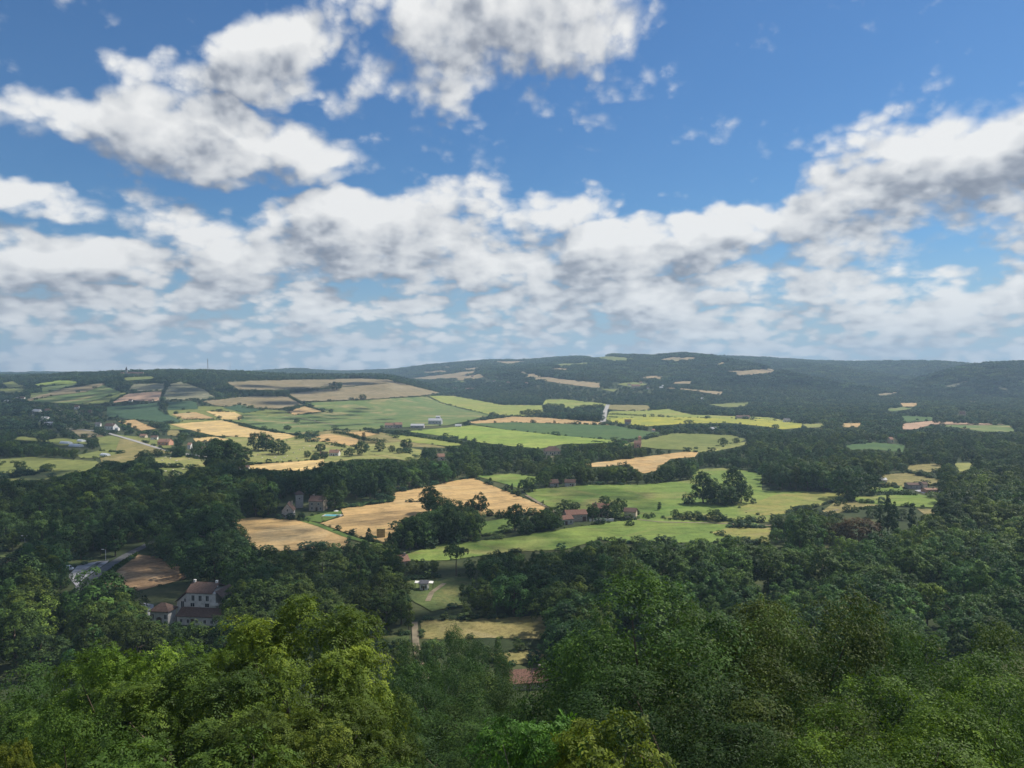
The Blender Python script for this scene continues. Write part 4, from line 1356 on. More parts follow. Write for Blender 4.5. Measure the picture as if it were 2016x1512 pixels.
FG = [  # tints also carry light and shade: bright sunlit crowns, dark shaded ones
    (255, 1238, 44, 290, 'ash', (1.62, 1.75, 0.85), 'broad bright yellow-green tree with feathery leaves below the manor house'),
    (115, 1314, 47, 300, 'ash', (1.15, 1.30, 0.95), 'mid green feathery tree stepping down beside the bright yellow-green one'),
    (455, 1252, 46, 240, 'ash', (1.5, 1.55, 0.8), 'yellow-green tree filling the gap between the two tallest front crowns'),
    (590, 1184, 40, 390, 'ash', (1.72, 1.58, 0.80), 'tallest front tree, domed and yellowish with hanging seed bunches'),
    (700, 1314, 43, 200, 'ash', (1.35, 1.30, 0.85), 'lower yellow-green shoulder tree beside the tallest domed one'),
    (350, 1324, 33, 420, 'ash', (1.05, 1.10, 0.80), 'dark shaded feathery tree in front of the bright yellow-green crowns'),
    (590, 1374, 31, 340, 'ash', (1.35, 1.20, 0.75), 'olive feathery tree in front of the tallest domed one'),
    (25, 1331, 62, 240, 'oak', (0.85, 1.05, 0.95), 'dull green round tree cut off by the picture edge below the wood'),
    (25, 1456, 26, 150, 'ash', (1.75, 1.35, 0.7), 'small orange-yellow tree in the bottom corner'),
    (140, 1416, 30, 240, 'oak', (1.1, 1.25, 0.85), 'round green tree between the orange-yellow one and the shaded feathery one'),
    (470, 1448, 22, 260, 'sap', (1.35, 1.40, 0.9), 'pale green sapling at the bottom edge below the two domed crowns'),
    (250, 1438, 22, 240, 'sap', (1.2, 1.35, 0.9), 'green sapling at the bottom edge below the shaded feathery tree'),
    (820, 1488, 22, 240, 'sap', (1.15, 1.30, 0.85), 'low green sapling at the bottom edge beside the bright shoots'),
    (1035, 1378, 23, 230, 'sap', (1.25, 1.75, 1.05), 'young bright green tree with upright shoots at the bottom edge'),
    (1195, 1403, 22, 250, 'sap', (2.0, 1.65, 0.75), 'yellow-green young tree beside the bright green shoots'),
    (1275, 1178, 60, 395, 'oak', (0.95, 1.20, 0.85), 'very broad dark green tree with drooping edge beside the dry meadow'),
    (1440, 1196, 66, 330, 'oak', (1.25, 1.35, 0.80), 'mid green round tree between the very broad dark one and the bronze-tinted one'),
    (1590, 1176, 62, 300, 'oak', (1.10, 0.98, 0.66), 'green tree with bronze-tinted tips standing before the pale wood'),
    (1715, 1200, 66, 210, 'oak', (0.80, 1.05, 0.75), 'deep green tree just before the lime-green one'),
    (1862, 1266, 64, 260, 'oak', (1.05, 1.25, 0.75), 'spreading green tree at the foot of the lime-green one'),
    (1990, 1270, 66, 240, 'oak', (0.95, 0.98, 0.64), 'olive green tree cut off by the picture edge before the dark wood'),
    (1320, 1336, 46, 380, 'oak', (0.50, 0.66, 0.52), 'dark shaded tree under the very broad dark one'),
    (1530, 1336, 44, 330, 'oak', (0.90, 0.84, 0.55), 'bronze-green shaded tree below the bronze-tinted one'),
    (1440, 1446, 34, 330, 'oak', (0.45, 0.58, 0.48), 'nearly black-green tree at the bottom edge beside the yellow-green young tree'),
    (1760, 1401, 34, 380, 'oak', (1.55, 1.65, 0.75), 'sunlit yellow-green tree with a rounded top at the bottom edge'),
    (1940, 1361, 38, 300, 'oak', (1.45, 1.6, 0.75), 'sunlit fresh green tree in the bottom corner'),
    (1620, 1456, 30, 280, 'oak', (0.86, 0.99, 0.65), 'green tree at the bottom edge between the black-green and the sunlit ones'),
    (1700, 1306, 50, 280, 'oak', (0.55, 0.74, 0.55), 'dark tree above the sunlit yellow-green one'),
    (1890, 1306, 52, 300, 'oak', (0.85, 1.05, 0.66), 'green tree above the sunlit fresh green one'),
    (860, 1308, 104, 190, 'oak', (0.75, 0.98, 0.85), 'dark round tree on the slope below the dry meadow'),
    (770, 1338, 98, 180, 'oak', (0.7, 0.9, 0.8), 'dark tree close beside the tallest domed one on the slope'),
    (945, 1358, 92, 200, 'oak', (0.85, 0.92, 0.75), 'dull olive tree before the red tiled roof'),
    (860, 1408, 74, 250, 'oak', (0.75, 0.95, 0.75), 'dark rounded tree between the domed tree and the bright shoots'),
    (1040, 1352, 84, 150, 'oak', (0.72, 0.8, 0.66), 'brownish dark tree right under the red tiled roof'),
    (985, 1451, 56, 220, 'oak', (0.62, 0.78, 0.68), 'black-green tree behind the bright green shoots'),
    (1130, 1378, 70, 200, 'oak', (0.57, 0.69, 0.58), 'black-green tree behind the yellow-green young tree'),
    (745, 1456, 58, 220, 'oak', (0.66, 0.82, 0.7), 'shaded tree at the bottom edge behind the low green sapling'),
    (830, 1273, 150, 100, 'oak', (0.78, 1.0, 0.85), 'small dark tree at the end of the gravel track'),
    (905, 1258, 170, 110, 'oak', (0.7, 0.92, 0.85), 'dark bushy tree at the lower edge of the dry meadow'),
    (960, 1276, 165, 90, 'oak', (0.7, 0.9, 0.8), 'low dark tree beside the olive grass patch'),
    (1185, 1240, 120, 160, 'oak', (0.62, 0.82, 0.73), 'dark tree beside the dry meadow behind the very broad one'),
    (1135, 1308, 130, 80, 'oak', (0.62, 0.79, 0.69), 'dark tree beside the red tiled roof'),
]
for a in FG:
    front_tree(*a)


# --- lone trees, rows and clumps in the fields
LONE = [(proto('field_tree', 400 + k, 13, 11, 0.10, 24, 10, 20, 0.66, 'round', 0, 0.21, LEAF, 7), 13, 11) for k in range(3)]
LONET = [(proto('tall_tree', 410 + k, 16, 8.2, 0.10, 28, 10, 20, 0.60, 'tall', 0, 0.21, LEAF, 7), 16, 8.2) for k in range(2)]
BUSH = [(proto('bush', 420 + k, 4, 5, 0.0, 14, 7, 14, 0.5, 'round', 0, 0.25, LEAF, 3), 4, 5) for k in range(2)]
COLT = [(proto('column_tree', 430 + k, 18, 4.2, 0.05, 34, 8, 18, 0.5, 'column', 0, 0.26, LEAF, 4), 18, 4.2) for k in range(2)]
CONE = [(proto('conifer', 440, 14, 8, 0.08, 34, 9, 18, 0.5, 'cone', 0, 0.17, LEAF, 5), 14, 8)]
UMB = [(proto('umbrella_pine', 450, 15, 12, 0.55, 26, 10, 20, 0.55, 'umbrella', 0, 0.16, LEAF, 12), 15, 12)]
BARE = [(proto('trunk_tree', 460, 15, 10, 0.32, 24, 10, 20, 0.6, 'round', 0, 0.20, LEAF, 8), 15, 10)]
KINDS = {'tree': LONE, 'tall': LONET, 'bush': BUSH, 'col': COLT, 'cone': CONE, 'umb': UMB, 'bare': BARE}
NAMES = {'tree': 'field_tree', 'tall': 'field_tree', 'bush': 'bush', 'col': 'columnar_tree', 'cone': 'conifer', 'umb': 'umbrella_pine', 'bare': 'field_tree'}
CATS = {'tree': 'tree', 'tall': 'tree', 'bush': 'bush', 'col': 'tree', 'cone': 'tree', 'umb': 'tree', 'bare': 'tree'}
DK = (0.62, 0.82, 0.80)
GR = (0.85, 1.0, 0.85)
_rl = np.random.default_rng(8)


def lone(kind, x, y, hpx, ratio, colour, label, group=None):
    g = gp(x, y)
    h = hpx * g.y / F
    me, h0, w0 = KINDS[kind][int(_rl.integers(len(KINDS[kind])))]
    o = link(NAMES[kind], me, loc=g - Vector((0, 0, 0.15)))
    sz = h / h0
    s = h * ratio / w0
    o.scale = (s, s, sz)
    o.rotation_euler = (0, 0, _rl.uniform(0, 6.28))
    j = _rl.uniform(0.9, 1.1)
    o.color = (colour[0] * j, colour[1] * j, colour[2] * j, 1)
    tag(o, label, CATS[kind], group)
    return o


def row(kind, what, place, items, colour=DK, group=None):
    """items: (x, base y, height, width ratio); labelled by their order from the left"""
    items = sorted(items)
    n = len(items)
    for i, it in enumerate(items):
        k = it[4] if len(it) > 4 else kind
        which = 'leftmost' if i == 0 else 'rightmost' if i == n - 1 else ORD[i] + ' from the left'
        lone(k, *it[:4], colour, f'{which} of the {what} {place}', group or f'{what} {place}')


SINGLES = [
    ('bush', 1357, 993, 20, 1.05, DK, 'dark round bush at the foot of the tall tree clump in the green meadow'),
    ('col', 1298, 1005, 18, 0.45, DK, 'slim lone sapling in the middle of the green meadow'),
    ('cone', 726, 1069, 32, 0.62, (0.55, 0.7, 0.75), 'dark conical conifer beside the straw bale stack'),
    ('cone', 767, 1078, 34, 0.40, (0.60, 0.8, 0.8), 'slender conifer between the bale stack and the tree band'),
    ('umb', 898, 1134, 60, 0.72, DK, 'flat-topped umbrella pine by the small white cottage'),
    ('col', 1008, 967, 17, 0.26, DK, 'left cypress of the pair beside the wheat field corner'),
    ('col', 1021, 967, 18, 0.26, DK, 'right cypress of the pair beside the wheat field corner'),
    ('tree', 1040, 968, 27, 1.15, DK, 'big round dark tree next to the two cypresses'),
    ('tree', 1868, 953, 38, 0.9, DK, 'dark round tree standing alone at the tan field'),
    ('tall', 1825, 1232, 92, 0.55, (2.2, 2.1, 0.85), 'lime-green tall tree standing out from the dark wood'),
    ('tree', 1690, 1072, 52, 1.25, (1.35, 0.50, 0.45), 'large copper-coloured tree beside the columnar poplars'),
    ('tree', 1648, 1068, 38, 1.2, (1.15, 0.58, 0.48), 'smaller reddish-brown tree touching the copper-coloured one'),
    ('bare', 946, 1026, 52, 0.55, DK, 'tree with a bare trunk on the wheat field edge'),
    ('tree', 928, 1022, 38, 0.7, DK, 'dark tree just left of the bare-trunked one'),
    ('tree', 714, 788, 11, 1.1, DK, 'lone dark round tree on the fallow slope'),
    ('bush', 702, 789, 5, 1.3, DK, 'little bush left of the lone round tree on the fallow slope'),
    ('tree', 662, 768, 16, 1.3, DK, 'dark copse tree at the end of the hilltop hedge'),
    ('tree', 652, 812, 7, 1.1, DK, 'small round tree at the corner of the patchy meadow'),
    ('tree', 584, 832, 8, 1.2, GR, 'small tree in the upper patchy meadow'),
    ('tree', 566, 847, 10, 1.3, GR, 'wide small tree in the lower patchy meadow'),
    ('tree', 711, 896, 27, 0.8, DK, 'tall dark tree right of the white house by the pasture'),
    ('col', 716, 870, 20, 0.45, (0.8, 0.95, 0.95), 'grey-green slim tree above the hedge by the pasture'),
    ('tree', 645, 869, 6, 1.4, DK, 'bush-sized tree inside the little wheat field'),
    ('tree', 965, 822, 6, 1.2, DK, 'tiny tree at the tip of the tan strip'),
    ('tree', 1424, 877, 15, 1.0, GR, 'larger of two round trees in the olive field'),
    ('tree', 1450, 873, 11, 1.0, GR, 'smaller of two round trees in the olive field'),
    ('tree', 40, 925, 17, 1.05, DK, 'round tree alone in the shaded field near the picture edge'),
    ('tree', 92, 927, 14, 1.5, DK, 'wide low tree in the shaded field next to the lone round one'),
    ('tree', 20, 895, 24, 1.0, (1.6, 1.6, 0.9), 'pale green round tree before the far left wood'),
    ('tree', 284, 903, 17, 1.1, DK, 'left round tree between the dry field and the cow pasture'),
    ('tree', 310, 901, 17, 1.1, DK, 'middle round tree between the dry field and the cow pasture'),
    ('tree', 352, 900, 18, 1.2, DK, 'right round tree between the dry field and the cow pasture'),
    ('tall', 88, 1270, 60, 0.55, (1.25, 1.35, 1.35), 'silvery tall tree in the wood left of the manor house'),
    ('tree', 1806, 828, 4, 1.2, DK, 'tiny tree in the dark green field by the far hill'),
]
for a in SINGLES:
    lone(*a)
row('tree', 'trees', 'in the tall clump inside the green meadow', [(1385, 991, 64, 0.62, 'tall'), (1402, 992, 46, 0.8), (1422, 995, 38, 1.1), (1436, 993, 34, 1.1), (1446, 986, 70, 0.55, 'tall'), (1459, 991, 44, 0.75)], DK)
row('tree', 'bushy trees', 'in the row across the green meadow', [(1330, 1021, 18, 0.75), (1344, 1023, 14, 1.0), (1357, 1023, 16, 0.95), (1373, 1025, 19, 0.95), (1387, 1025, 10, 1.0), (1408, 1027, 24, 1.1), (1424, 1026, 9, 0.9), (1440, 1028, 8, 1.3, 'bush'), (1458, 1030, 11, 1.6, 'bush'), (1474, 1030, 15, 0.8)], DK)
row('bush', 'small bushes', 'beside the red-roofed farm garden', [(1271, 1019, 8, 1.3), (1283, 1019, 9, 1.2), (1305, 1021, 6, 1.1), (1241, 1035, 10, 1.6)], DK)
row('tree', 'trees', 'around the red-roofed farm', [(1112, 1012, 26, 1.0), (1132, 1004, 15, 1.2), (1168, 1022, 30, 0.75), (1190, 992, 15, 1.3), (1201, 1021, 32, 0.9), (1221, 1013, 31, 0.75), (1253, 1014, 11, 1.0)], DK)
row('tree', 'trees', 'between the wheat corner and the red-roofed farm', [(1014, 1045, 56, 0.5, 'tall'), (1036, 1052, 26, 1.0), (1056, 1046, 24, 1.1), (1072, 1040, 34, 0.9), (1088, 1044, 30, 1.0), (1100, 1036, 16, 1.2)], DK)
row('bush', 'little trees', 'along the lower wheat edge', [(982, 1020, 14, 0.8), (992, 1019, 13, 0.8), (1004, 1019, 17, 0.85), (1040, 1016, 9, 0.8), (1050, 1014, 8, 1.2)], DK)
row('tree', 'trees', 'in the dark band dividing the wheat', [(846, 1010, 56, 0.6, 'tall'), (860, 1018, 44, 0.9), (878, 1028, 42, 1.0), (897, 1034, 46, 0.9), (915, 1042, 42, 0.95), (935, 1050, 40, 0.9)], DK)
row('tree', 'trees', 'before the dark band dividing the wheat', [(790, 1078, 34, 1.0), (805, 1072, 56, 0.65, 'tall'), (822, 1076, 58, 0.7), (842, 1072, 50, 0.9), (864, 1068, 58, 0.8), (890, 1066, 56, 0.85), (915, 1064, 46, 0.9)], DK)
row('col', 'columnar poplars', 'beside the copper-coloured tree', [(1732, 1058, 68, 0.22), (1747, 1054, 84, 0.2), (1761, 1060, 76, 0.2), (1795, 1054, 68, 0.24)], (0.75, 0.95, 0.95))
row('bush', 'round bushes', 'on the scrubby bank above the copper tree', [(1597, 1020, 10, 1.2), (1610, 1016, 8, 1.3), (1648, 996, 10, 1.0), (1660, 992, 11, 1.0), (1676, 988, 11, 1.0), (1668, 1008, 13, 1.2), (1682, 1008, 11, 1.2), (1638, 1018, 12, 1.3), (1652, 1022, 10, 1.3), (1699, 991, 8, 1.6), (1712, 991, 8, 1.6)], DK)
row('tall', 'sunlit tall trees', 'in the pale wood', [(1512, 1168, 100, 0.6), (1622, 1172, 96, 0.62), (1700, 1190, 84, 0.7), (1745, 1204, 90, 0.62), (1660, 1160, 70, 0.8), (1560, 1150, 74, 0.7), (1935, 1180, 72, 0.7), (1960, 1120, 66, 0.9)], (1.22, 1.28, 0.9))  # brighter leaf tint stands in for sun on these crowns
row('tree', 'pasture trees', 'around the white house by the pasture', [(605, 901, 13, 0.9), (622, 904, 13, 1.1), (638, 903, 13, 1.2), (631, 889, 16, 1.1), (688, 899, 17, 1.1), (748, 889, 18, 1.0), (772, 891, 14, 0.8), (787, 893, 11, 1.3), (800, 884, 20, 0.9)], DK)
row('tree', 'big dark trees', 'at the pasture corner', [(508, 887, 36, 0.9), (524, 888, 30, 1.0), (548, 895, 27, 1.3)], DK)
row('tall', 'tall trees', 'of the grove above the shaded pasture', [(418, 930, 58, 0.6), (432, 926, 66, 0.55), (446, 926, 64, 0.55), (460, 922, 54, 0.7), (476, 916, 40, 0.8)], DK)
row('tree', 'small trees', 'in the yellow-green field on the rise', [(1080, 803, 9, 1.3), (1092, 805, 10, 1.4), (1105, 805, 10, 1.4), (1119, 806, 6, 0.9)], DK)
row('tree', 'dark trees', 'in the copse at the tan strip', [(1030, 817, 9, 1.3), (1040, 817, 11, 1.1), (1052, 817, 10, 1.2), (1061, 816, 9, 1.2)], DK)
row('tree', 'dark trees', 'in the copse beside the pale road', [(1137, 809, 9, 1.5), (1148, 808, 11, 1.3), (1160, 808, 11, 1.3), (1172, 807, 11, 1.3), (1183, 806, 10, 1.2), (1130, 826, 12, 1.3), (1142, 828, 13, 1.2), (1155, 829, 15, 1.2), (1168, 829, 14, 1.3), (1181, 829, 13, 1.2)], DK)
row('tree', 'trees', 'on the pink stubble below the far wood', [(1842, 833, 8, 1.2), (1856, 833, 9, 1.2), (1883, 834, 9, 1.3), (1895, 833, 8, 1.2), (1911, 835, 9, 1.2)], DK)


def hedge(pts, h, w, label, colour=DK):
    """a hedge: clumps of leaves along a line of picture points"""
    P = []
    for a, b in zip(pts[:-1], pts[1:]):
        k = max(2, int(math.hypot(b[0] - a[0], b[1] - a[1]) / 3))
        P += [(a[0] + (b[0] - a[0]) * i / k, a[1] + (b[1] - a[1]) * i / k) for i in range(k)]
    P.append(pts[-1])
    g = ground([p[0] for p in P], [p[1] for p in P])
    rng = np.random.default_rng(int(abs(pts[0][0] * 7 + pts[0][1])) + 3)
    org = g[0].copy()
    Q = []
    for a, b in zip(g[:-1], g[1:]):
        L = np.linalg.norm(b - a)
        k = max(1, int(L / 1.6))
        for i in range(k):
            Q.append(a + (b - a) * (i + rng.random()) / k)
    Q = np.array(Q)
    if len(Q) > 900:
        Q = Q[rng.permutation(len(Q))[:900]]
    ph = Q[:, 0] / 9.0 + Q[:, 1] / 13.0
    hh = h * (0.75 + 0.35 * np.sin(ph) * np.sin(ph * 0.37 + 1)) * rng.uniform(0.7, 1.25, len(Q))
    nf = 26
    d = unit(rng.normal(0, 1, (len(Q), nf, 3)) + np.array([0, 0, 0.4]))
    C = Q[:, None, :] + d * np.stack([np.full_like(hh, w / 2), np.full_like(hh, w / 2), hh * 0.55], 1)[:, None, :] + np.array([0, 0, 0.5]) * hh[:, None, None]
    n = len(Q) * nf
    C, d = C.reshape(-1, 3) - org, d.reshape(-1, 3)
    N = unit(d + np.array([0, 0, 0.4]) + rng.normal(0, 0.4, (n, 3)))
    A = unit(np.cross(N, rng.normal(0, 1, (n, 3))))
    v, f, tt = leaf_quads(C, N, A, rng.uniform(0.9, 1.6, n), rng.uniform(0.6, 1.1, n), np.clip(0.45 + rng.normal(0, 0.15, n), 0, 1))
    o = link('hedge', mesh_np('hedge', v, f, LEAF, tt), loc=org)
    o.color = (*colour, 1)
    tag(o, label, 'hedge', 'hedges between the fields')


hedge([(716, 846), (800, 858), (894, 872), (950, 878), (990, 879)], 3.5, 3.5, 'long straight dark hedge below the farm and the bright green crop')
hedge([(470, 769), (504, 771), (560, 770), (610, 767), (650, 763)], 6, 6, 'dark hilltop hedge between the two fallow slopes')
hedge([(596, 792), (660, 790), (724, 788), (840, 780)], 3.0, 3.0, 'thin hedge under the lower fallow slope')
hedge([(504, 806), (556, 806), (600, 799), (570, 783)], 4, 4, 'hedge around the small tan field on the hill')
hedge([(600, 798), (620, 806), (640, 812), (655, 814)], 3, 3, 'short hedge down the edge of the patchy meadow')
hedge([(578, 818), (600, 817), (612, 814)], 3, 5, 'stubby hedge under the small tan field')
hedge([(470, 838), (504, 846), (560, 854)], 3.5, 3.5, 'hedge along the foot of the patchy meadow')
hedge([(655, 852), (690, 858), (710, 866), (760, 872)], 5, 6, 'bushy hedge between the little wheat fields')
hedge([(585, 866), (600, 860), (625, 856)], 6, 9, 'thick shrubby hedge left of the little wheat field')
hedge([(600, 871), (625, 871)], 4, 4, 'short dark hedge inside the cow pasture')
hedge([(641, 876), (660, 878), (680, 882)], 4, 5, 'low hedge under the little wheat field')
hedge([(200, 914), (240, 915), (275, 912), (300, 906)], 4, 4, 'hedge under the dry field and beside the cow pasture')
hedge([(362, 827), (400, 827), (430, 827)], 4, 4, 'hedge above the striped wheat')
hedge([(440, 828), (470, 834), (504, 843), (545, 853)], 3, 3.5, 'hedge down the far side of the striped wheat')
hedge([(217, 793), (235, 783), (252, 776)], 4, 4, 'hedge between the pale green strip and the pink stubble')
hedge([(1198, 817), (1230, 818), (1268, 820)], 4, 5, 'straight dark hedge in the yellow-green field beside the pale road')
hedge([(1198, 822), (1216, 823)], 3, 4, 'short hedge just before the longer one beside the pale road')
hedge([(1168, 871), (1185, 871)], 4, 6, 'small dark hedge in the bright crop near the orange house')
hedge([(1330, 827), (1340, 827)], 3, 8, 'short dark hedge alone in the sunflower field')
hedge([(1010, 884), (1040, 887), (1062, 889)], 4, 4, 'hedge leading up to the brown-roofed house')
hedge([(270, 1092), (240, 1110), (205, 1136), (186, 1158)], 1.0, 2.2, 'low grassy hedge between the road and the brown stubble', (1.0, 1.1, 0.8))
hedge([(1740, 973), (1770, 974), (1800, 975)], 3.5, 7, 'dark shrubby hedge along the green field before the walled farmstead')
hedge([(1695, 1003), (1720, 1001), (1760, 1001)], 2, 3, 'low hedge under the green field above the poplars')


# ------------------------------------------------------------------ buildings
def gable(mb, x0, x1, y0, y1, z, rise, over=0.4, th=0.22, along='x'):
    """pitched roof slab with overhang; the ridge runs along x or y"""
    if along == 'x':
        X0, X1, c, hw = x0 - over, x1 + over, (y0 + y1) / 2, (y1 - y0) / 2 + over
        drop = rise * over / ((y1 - y0) / 2)
        prof = [(-hw, z - drop), (0, z + rise), (hw, z - drop)]
        P = [[(X, c + a, b) for a, b in prof] + [(X, c + a, b + th) for a, b in reversed(prof)] for X in (X0, X1)]
    else:
        X0, X1, c, hw = y0 - over, y1 + over, (x0 + x1) / 2, (x1 - x0) / 2 + over
        drop = rise * over / ((x1 - x0) / 2)
        prof = [(-hw, z - drop), (0, z + rise), (hw, z - drop)]
        P = [[(c + a, X, b) for a, b in prof] + [(c + a, X, b + th) for a, b in reversed(prof)] for X in (X0, X1)]
    vs = P[0] + P[1]
    fs = [(0, 1, 2, 3, 4, 5), (11, 10, 9, 8, 7, 6)] + [(k, 6 + k, 6 + (k + 1) % 6, (k + 1) % 6) for k in range(6)]
    mb.add(vs, fs)


def hip(mb, x0, x1, y0, y1, z, rise, over=0.4, th=0.2, inset=None):
    a, b, c, d = x0 - over, x1 + over, y0 - over, y1 + over
    i = inset if inset is not None else min((d - c) / 2, (b - a) / 2 * 0.8)
    m = (c + d) / 2
    vs = [(a, c, z), (b, c, z), (b, d, z), (a, d, z), (a, c, z + th), (b, c, z + th), (b, d, z + th), (a, d, z + th), (a + i, m, z + rise), (b - i, m, z + rise)]
    mb.add(vs, [(3, 2, 1, 0), (0, 1, 5, 4), (1, 2, 6, 5), (2, 3, 7, 6), (3, 0, 4, 7), (4, 5, 9, 8), (6, 7, 8, 9), (5, 6, 9), (7, 4, 8)])


def walls(mb, x0, x1, y0, y1, h, rise=0.0, along='x', base=-0.6):
    """four walls, carried up into the gables"""
    mb.box(x0, x1, y0, y1, base, h)
    if rise:
        t = 0.003
        if along == 'x':
            m = (y0 + y1) / 2
            for X in (x0, x1 - 0.3):
                mb.add([(X + q, y, z) for q in (t, 0.3 - t) for y, z in ((y0 + t, h), (y1 - t, h), (m, h + rise - t))], [(0, 2, 1), (3, 4, 5), (0, 1, 4, 3), (1, 2, 5, 4), (2, 0, 3, 5)])
        else:
            m = (x0 + x1) / 2
            for Y_ in (y0, y1 - 0.3):
                mb.add([(x, Y_ + q, z) for q in (t, 0.3 - t) for x, z in ((x0 + t, h), (x1 - t, h), (m, h + rise - t))], [(0, 1, 2), (3, 5, 4), (0, 3, 4, 1), (1, 4, 5, 2), (2, 5, 3, 0)])


def window(root, x, z, w, h, y, side='y', fine=True, arch=False):
    """window on the wall plane y = const facing -y (side 'y'), or on x = const facing -x or +x ('x-', 'x+')"""
    f = MB()
    b = 0.11

    def bx(mb, u0, u1, z0, z1, d0, d1):
        if side == 'y':
            mb.box(u0, u1, y - d1, y - d0, z0, z1)
        elif side == 'x-':
            mb.box(y - d1, y - d0, u0, u1, z0, z1)
        else:
            mb.box(y + d0, y + d1, u0, u1, z0, z1)
    bx(f, x - w / 2 - b, x - w / 2, z - b, z + h + b, 0.002, 0.07)
    bx(f, x + w / 2, x + w / 2 + b, z - b, z + h + b, 0.002, 0.07)
    bx(f, x - w / 2, x + w / 2, z - b, z, 0.002, 0.10)
    bx(f, x - w / 2, x + w / 2, z + h, z + h + b, 0.002, 0.07)
    if fine:
        bx(f, x - 0.04, x + 0.04, z, z + h, 0.025, 0.06)
    fo = f.build('window', M['frame'], root)
    p = MB()
    bx(p, x - w / 2, x + w / 2, z, z + h, 0.002, 0.02)
    p.build('pane', M['glass'], fo)


def door(root, x, w, h, y, mat='door'):
    d = MB().box(x - w / 2, x + w / 2, y - 0.06, y - 0.003, 0, h).build('door', M[mat], root)
    MB().box(x + w / 2 - 0.2, x + w / 2 - 0.1, y - 0.12, y - 0.062, h * 0.45, h * 0.5).build('handle', M['steel'], d)


def chimney(roof, x, y, z, h=1.4, w=0.7, mat='stone'):
    m = MB()
    m.box(x - w / 2, x + w / 2, y - w / 2, y + w / 2, z - 1.0, z + h)
    m.box(x - w / 2 - 0.08, x + w / 2 + 0.08, y - w / 2 - 0.08, y + w / 2 + 0.08, z + h + 0.002, z + h + 0.16)
    m.build('chimney', M[mat], roof)


def house(name, label, cat, px, py, w, d, h, rise, rot=0, wall='white', roof='redroof', wins=(), dr=None, chims=(), along='x', hipped=False, group=None, fine=True):
    """house whose front wall stands at picture point (px, py); sizes in metres, rot in degrees"""
    g = gp(px, py)
    root = empty(name, g, R(rot))
    tag(root, label, cat, group)
    m = MB()
    walls(m, -w / 2, w / 2, 0, d, h, 0 if hipped else rise, along)
    m.build('wall', M[wall], root)
    r = MB()
    if hipped:
        hip(r, -w / 2, w / 2, 0, d, h, rise)
    else:
        gable(r, -w / 2, w / 2, 0, d, h + 0.02, rise, along=along)
    ro = r.build('roof', M[roof], root)
    for cx, cy in chims:
        chimney(ro, cx, cy, h + rise * 0.8)
    for (x, z, ww, wh) in wins:
        window(root, x, z, ww, wh, 0.0, fine=fine)
    if dr:
        door(root, dr[0], dr[1], dr[2], 0.0)
    return root, ro


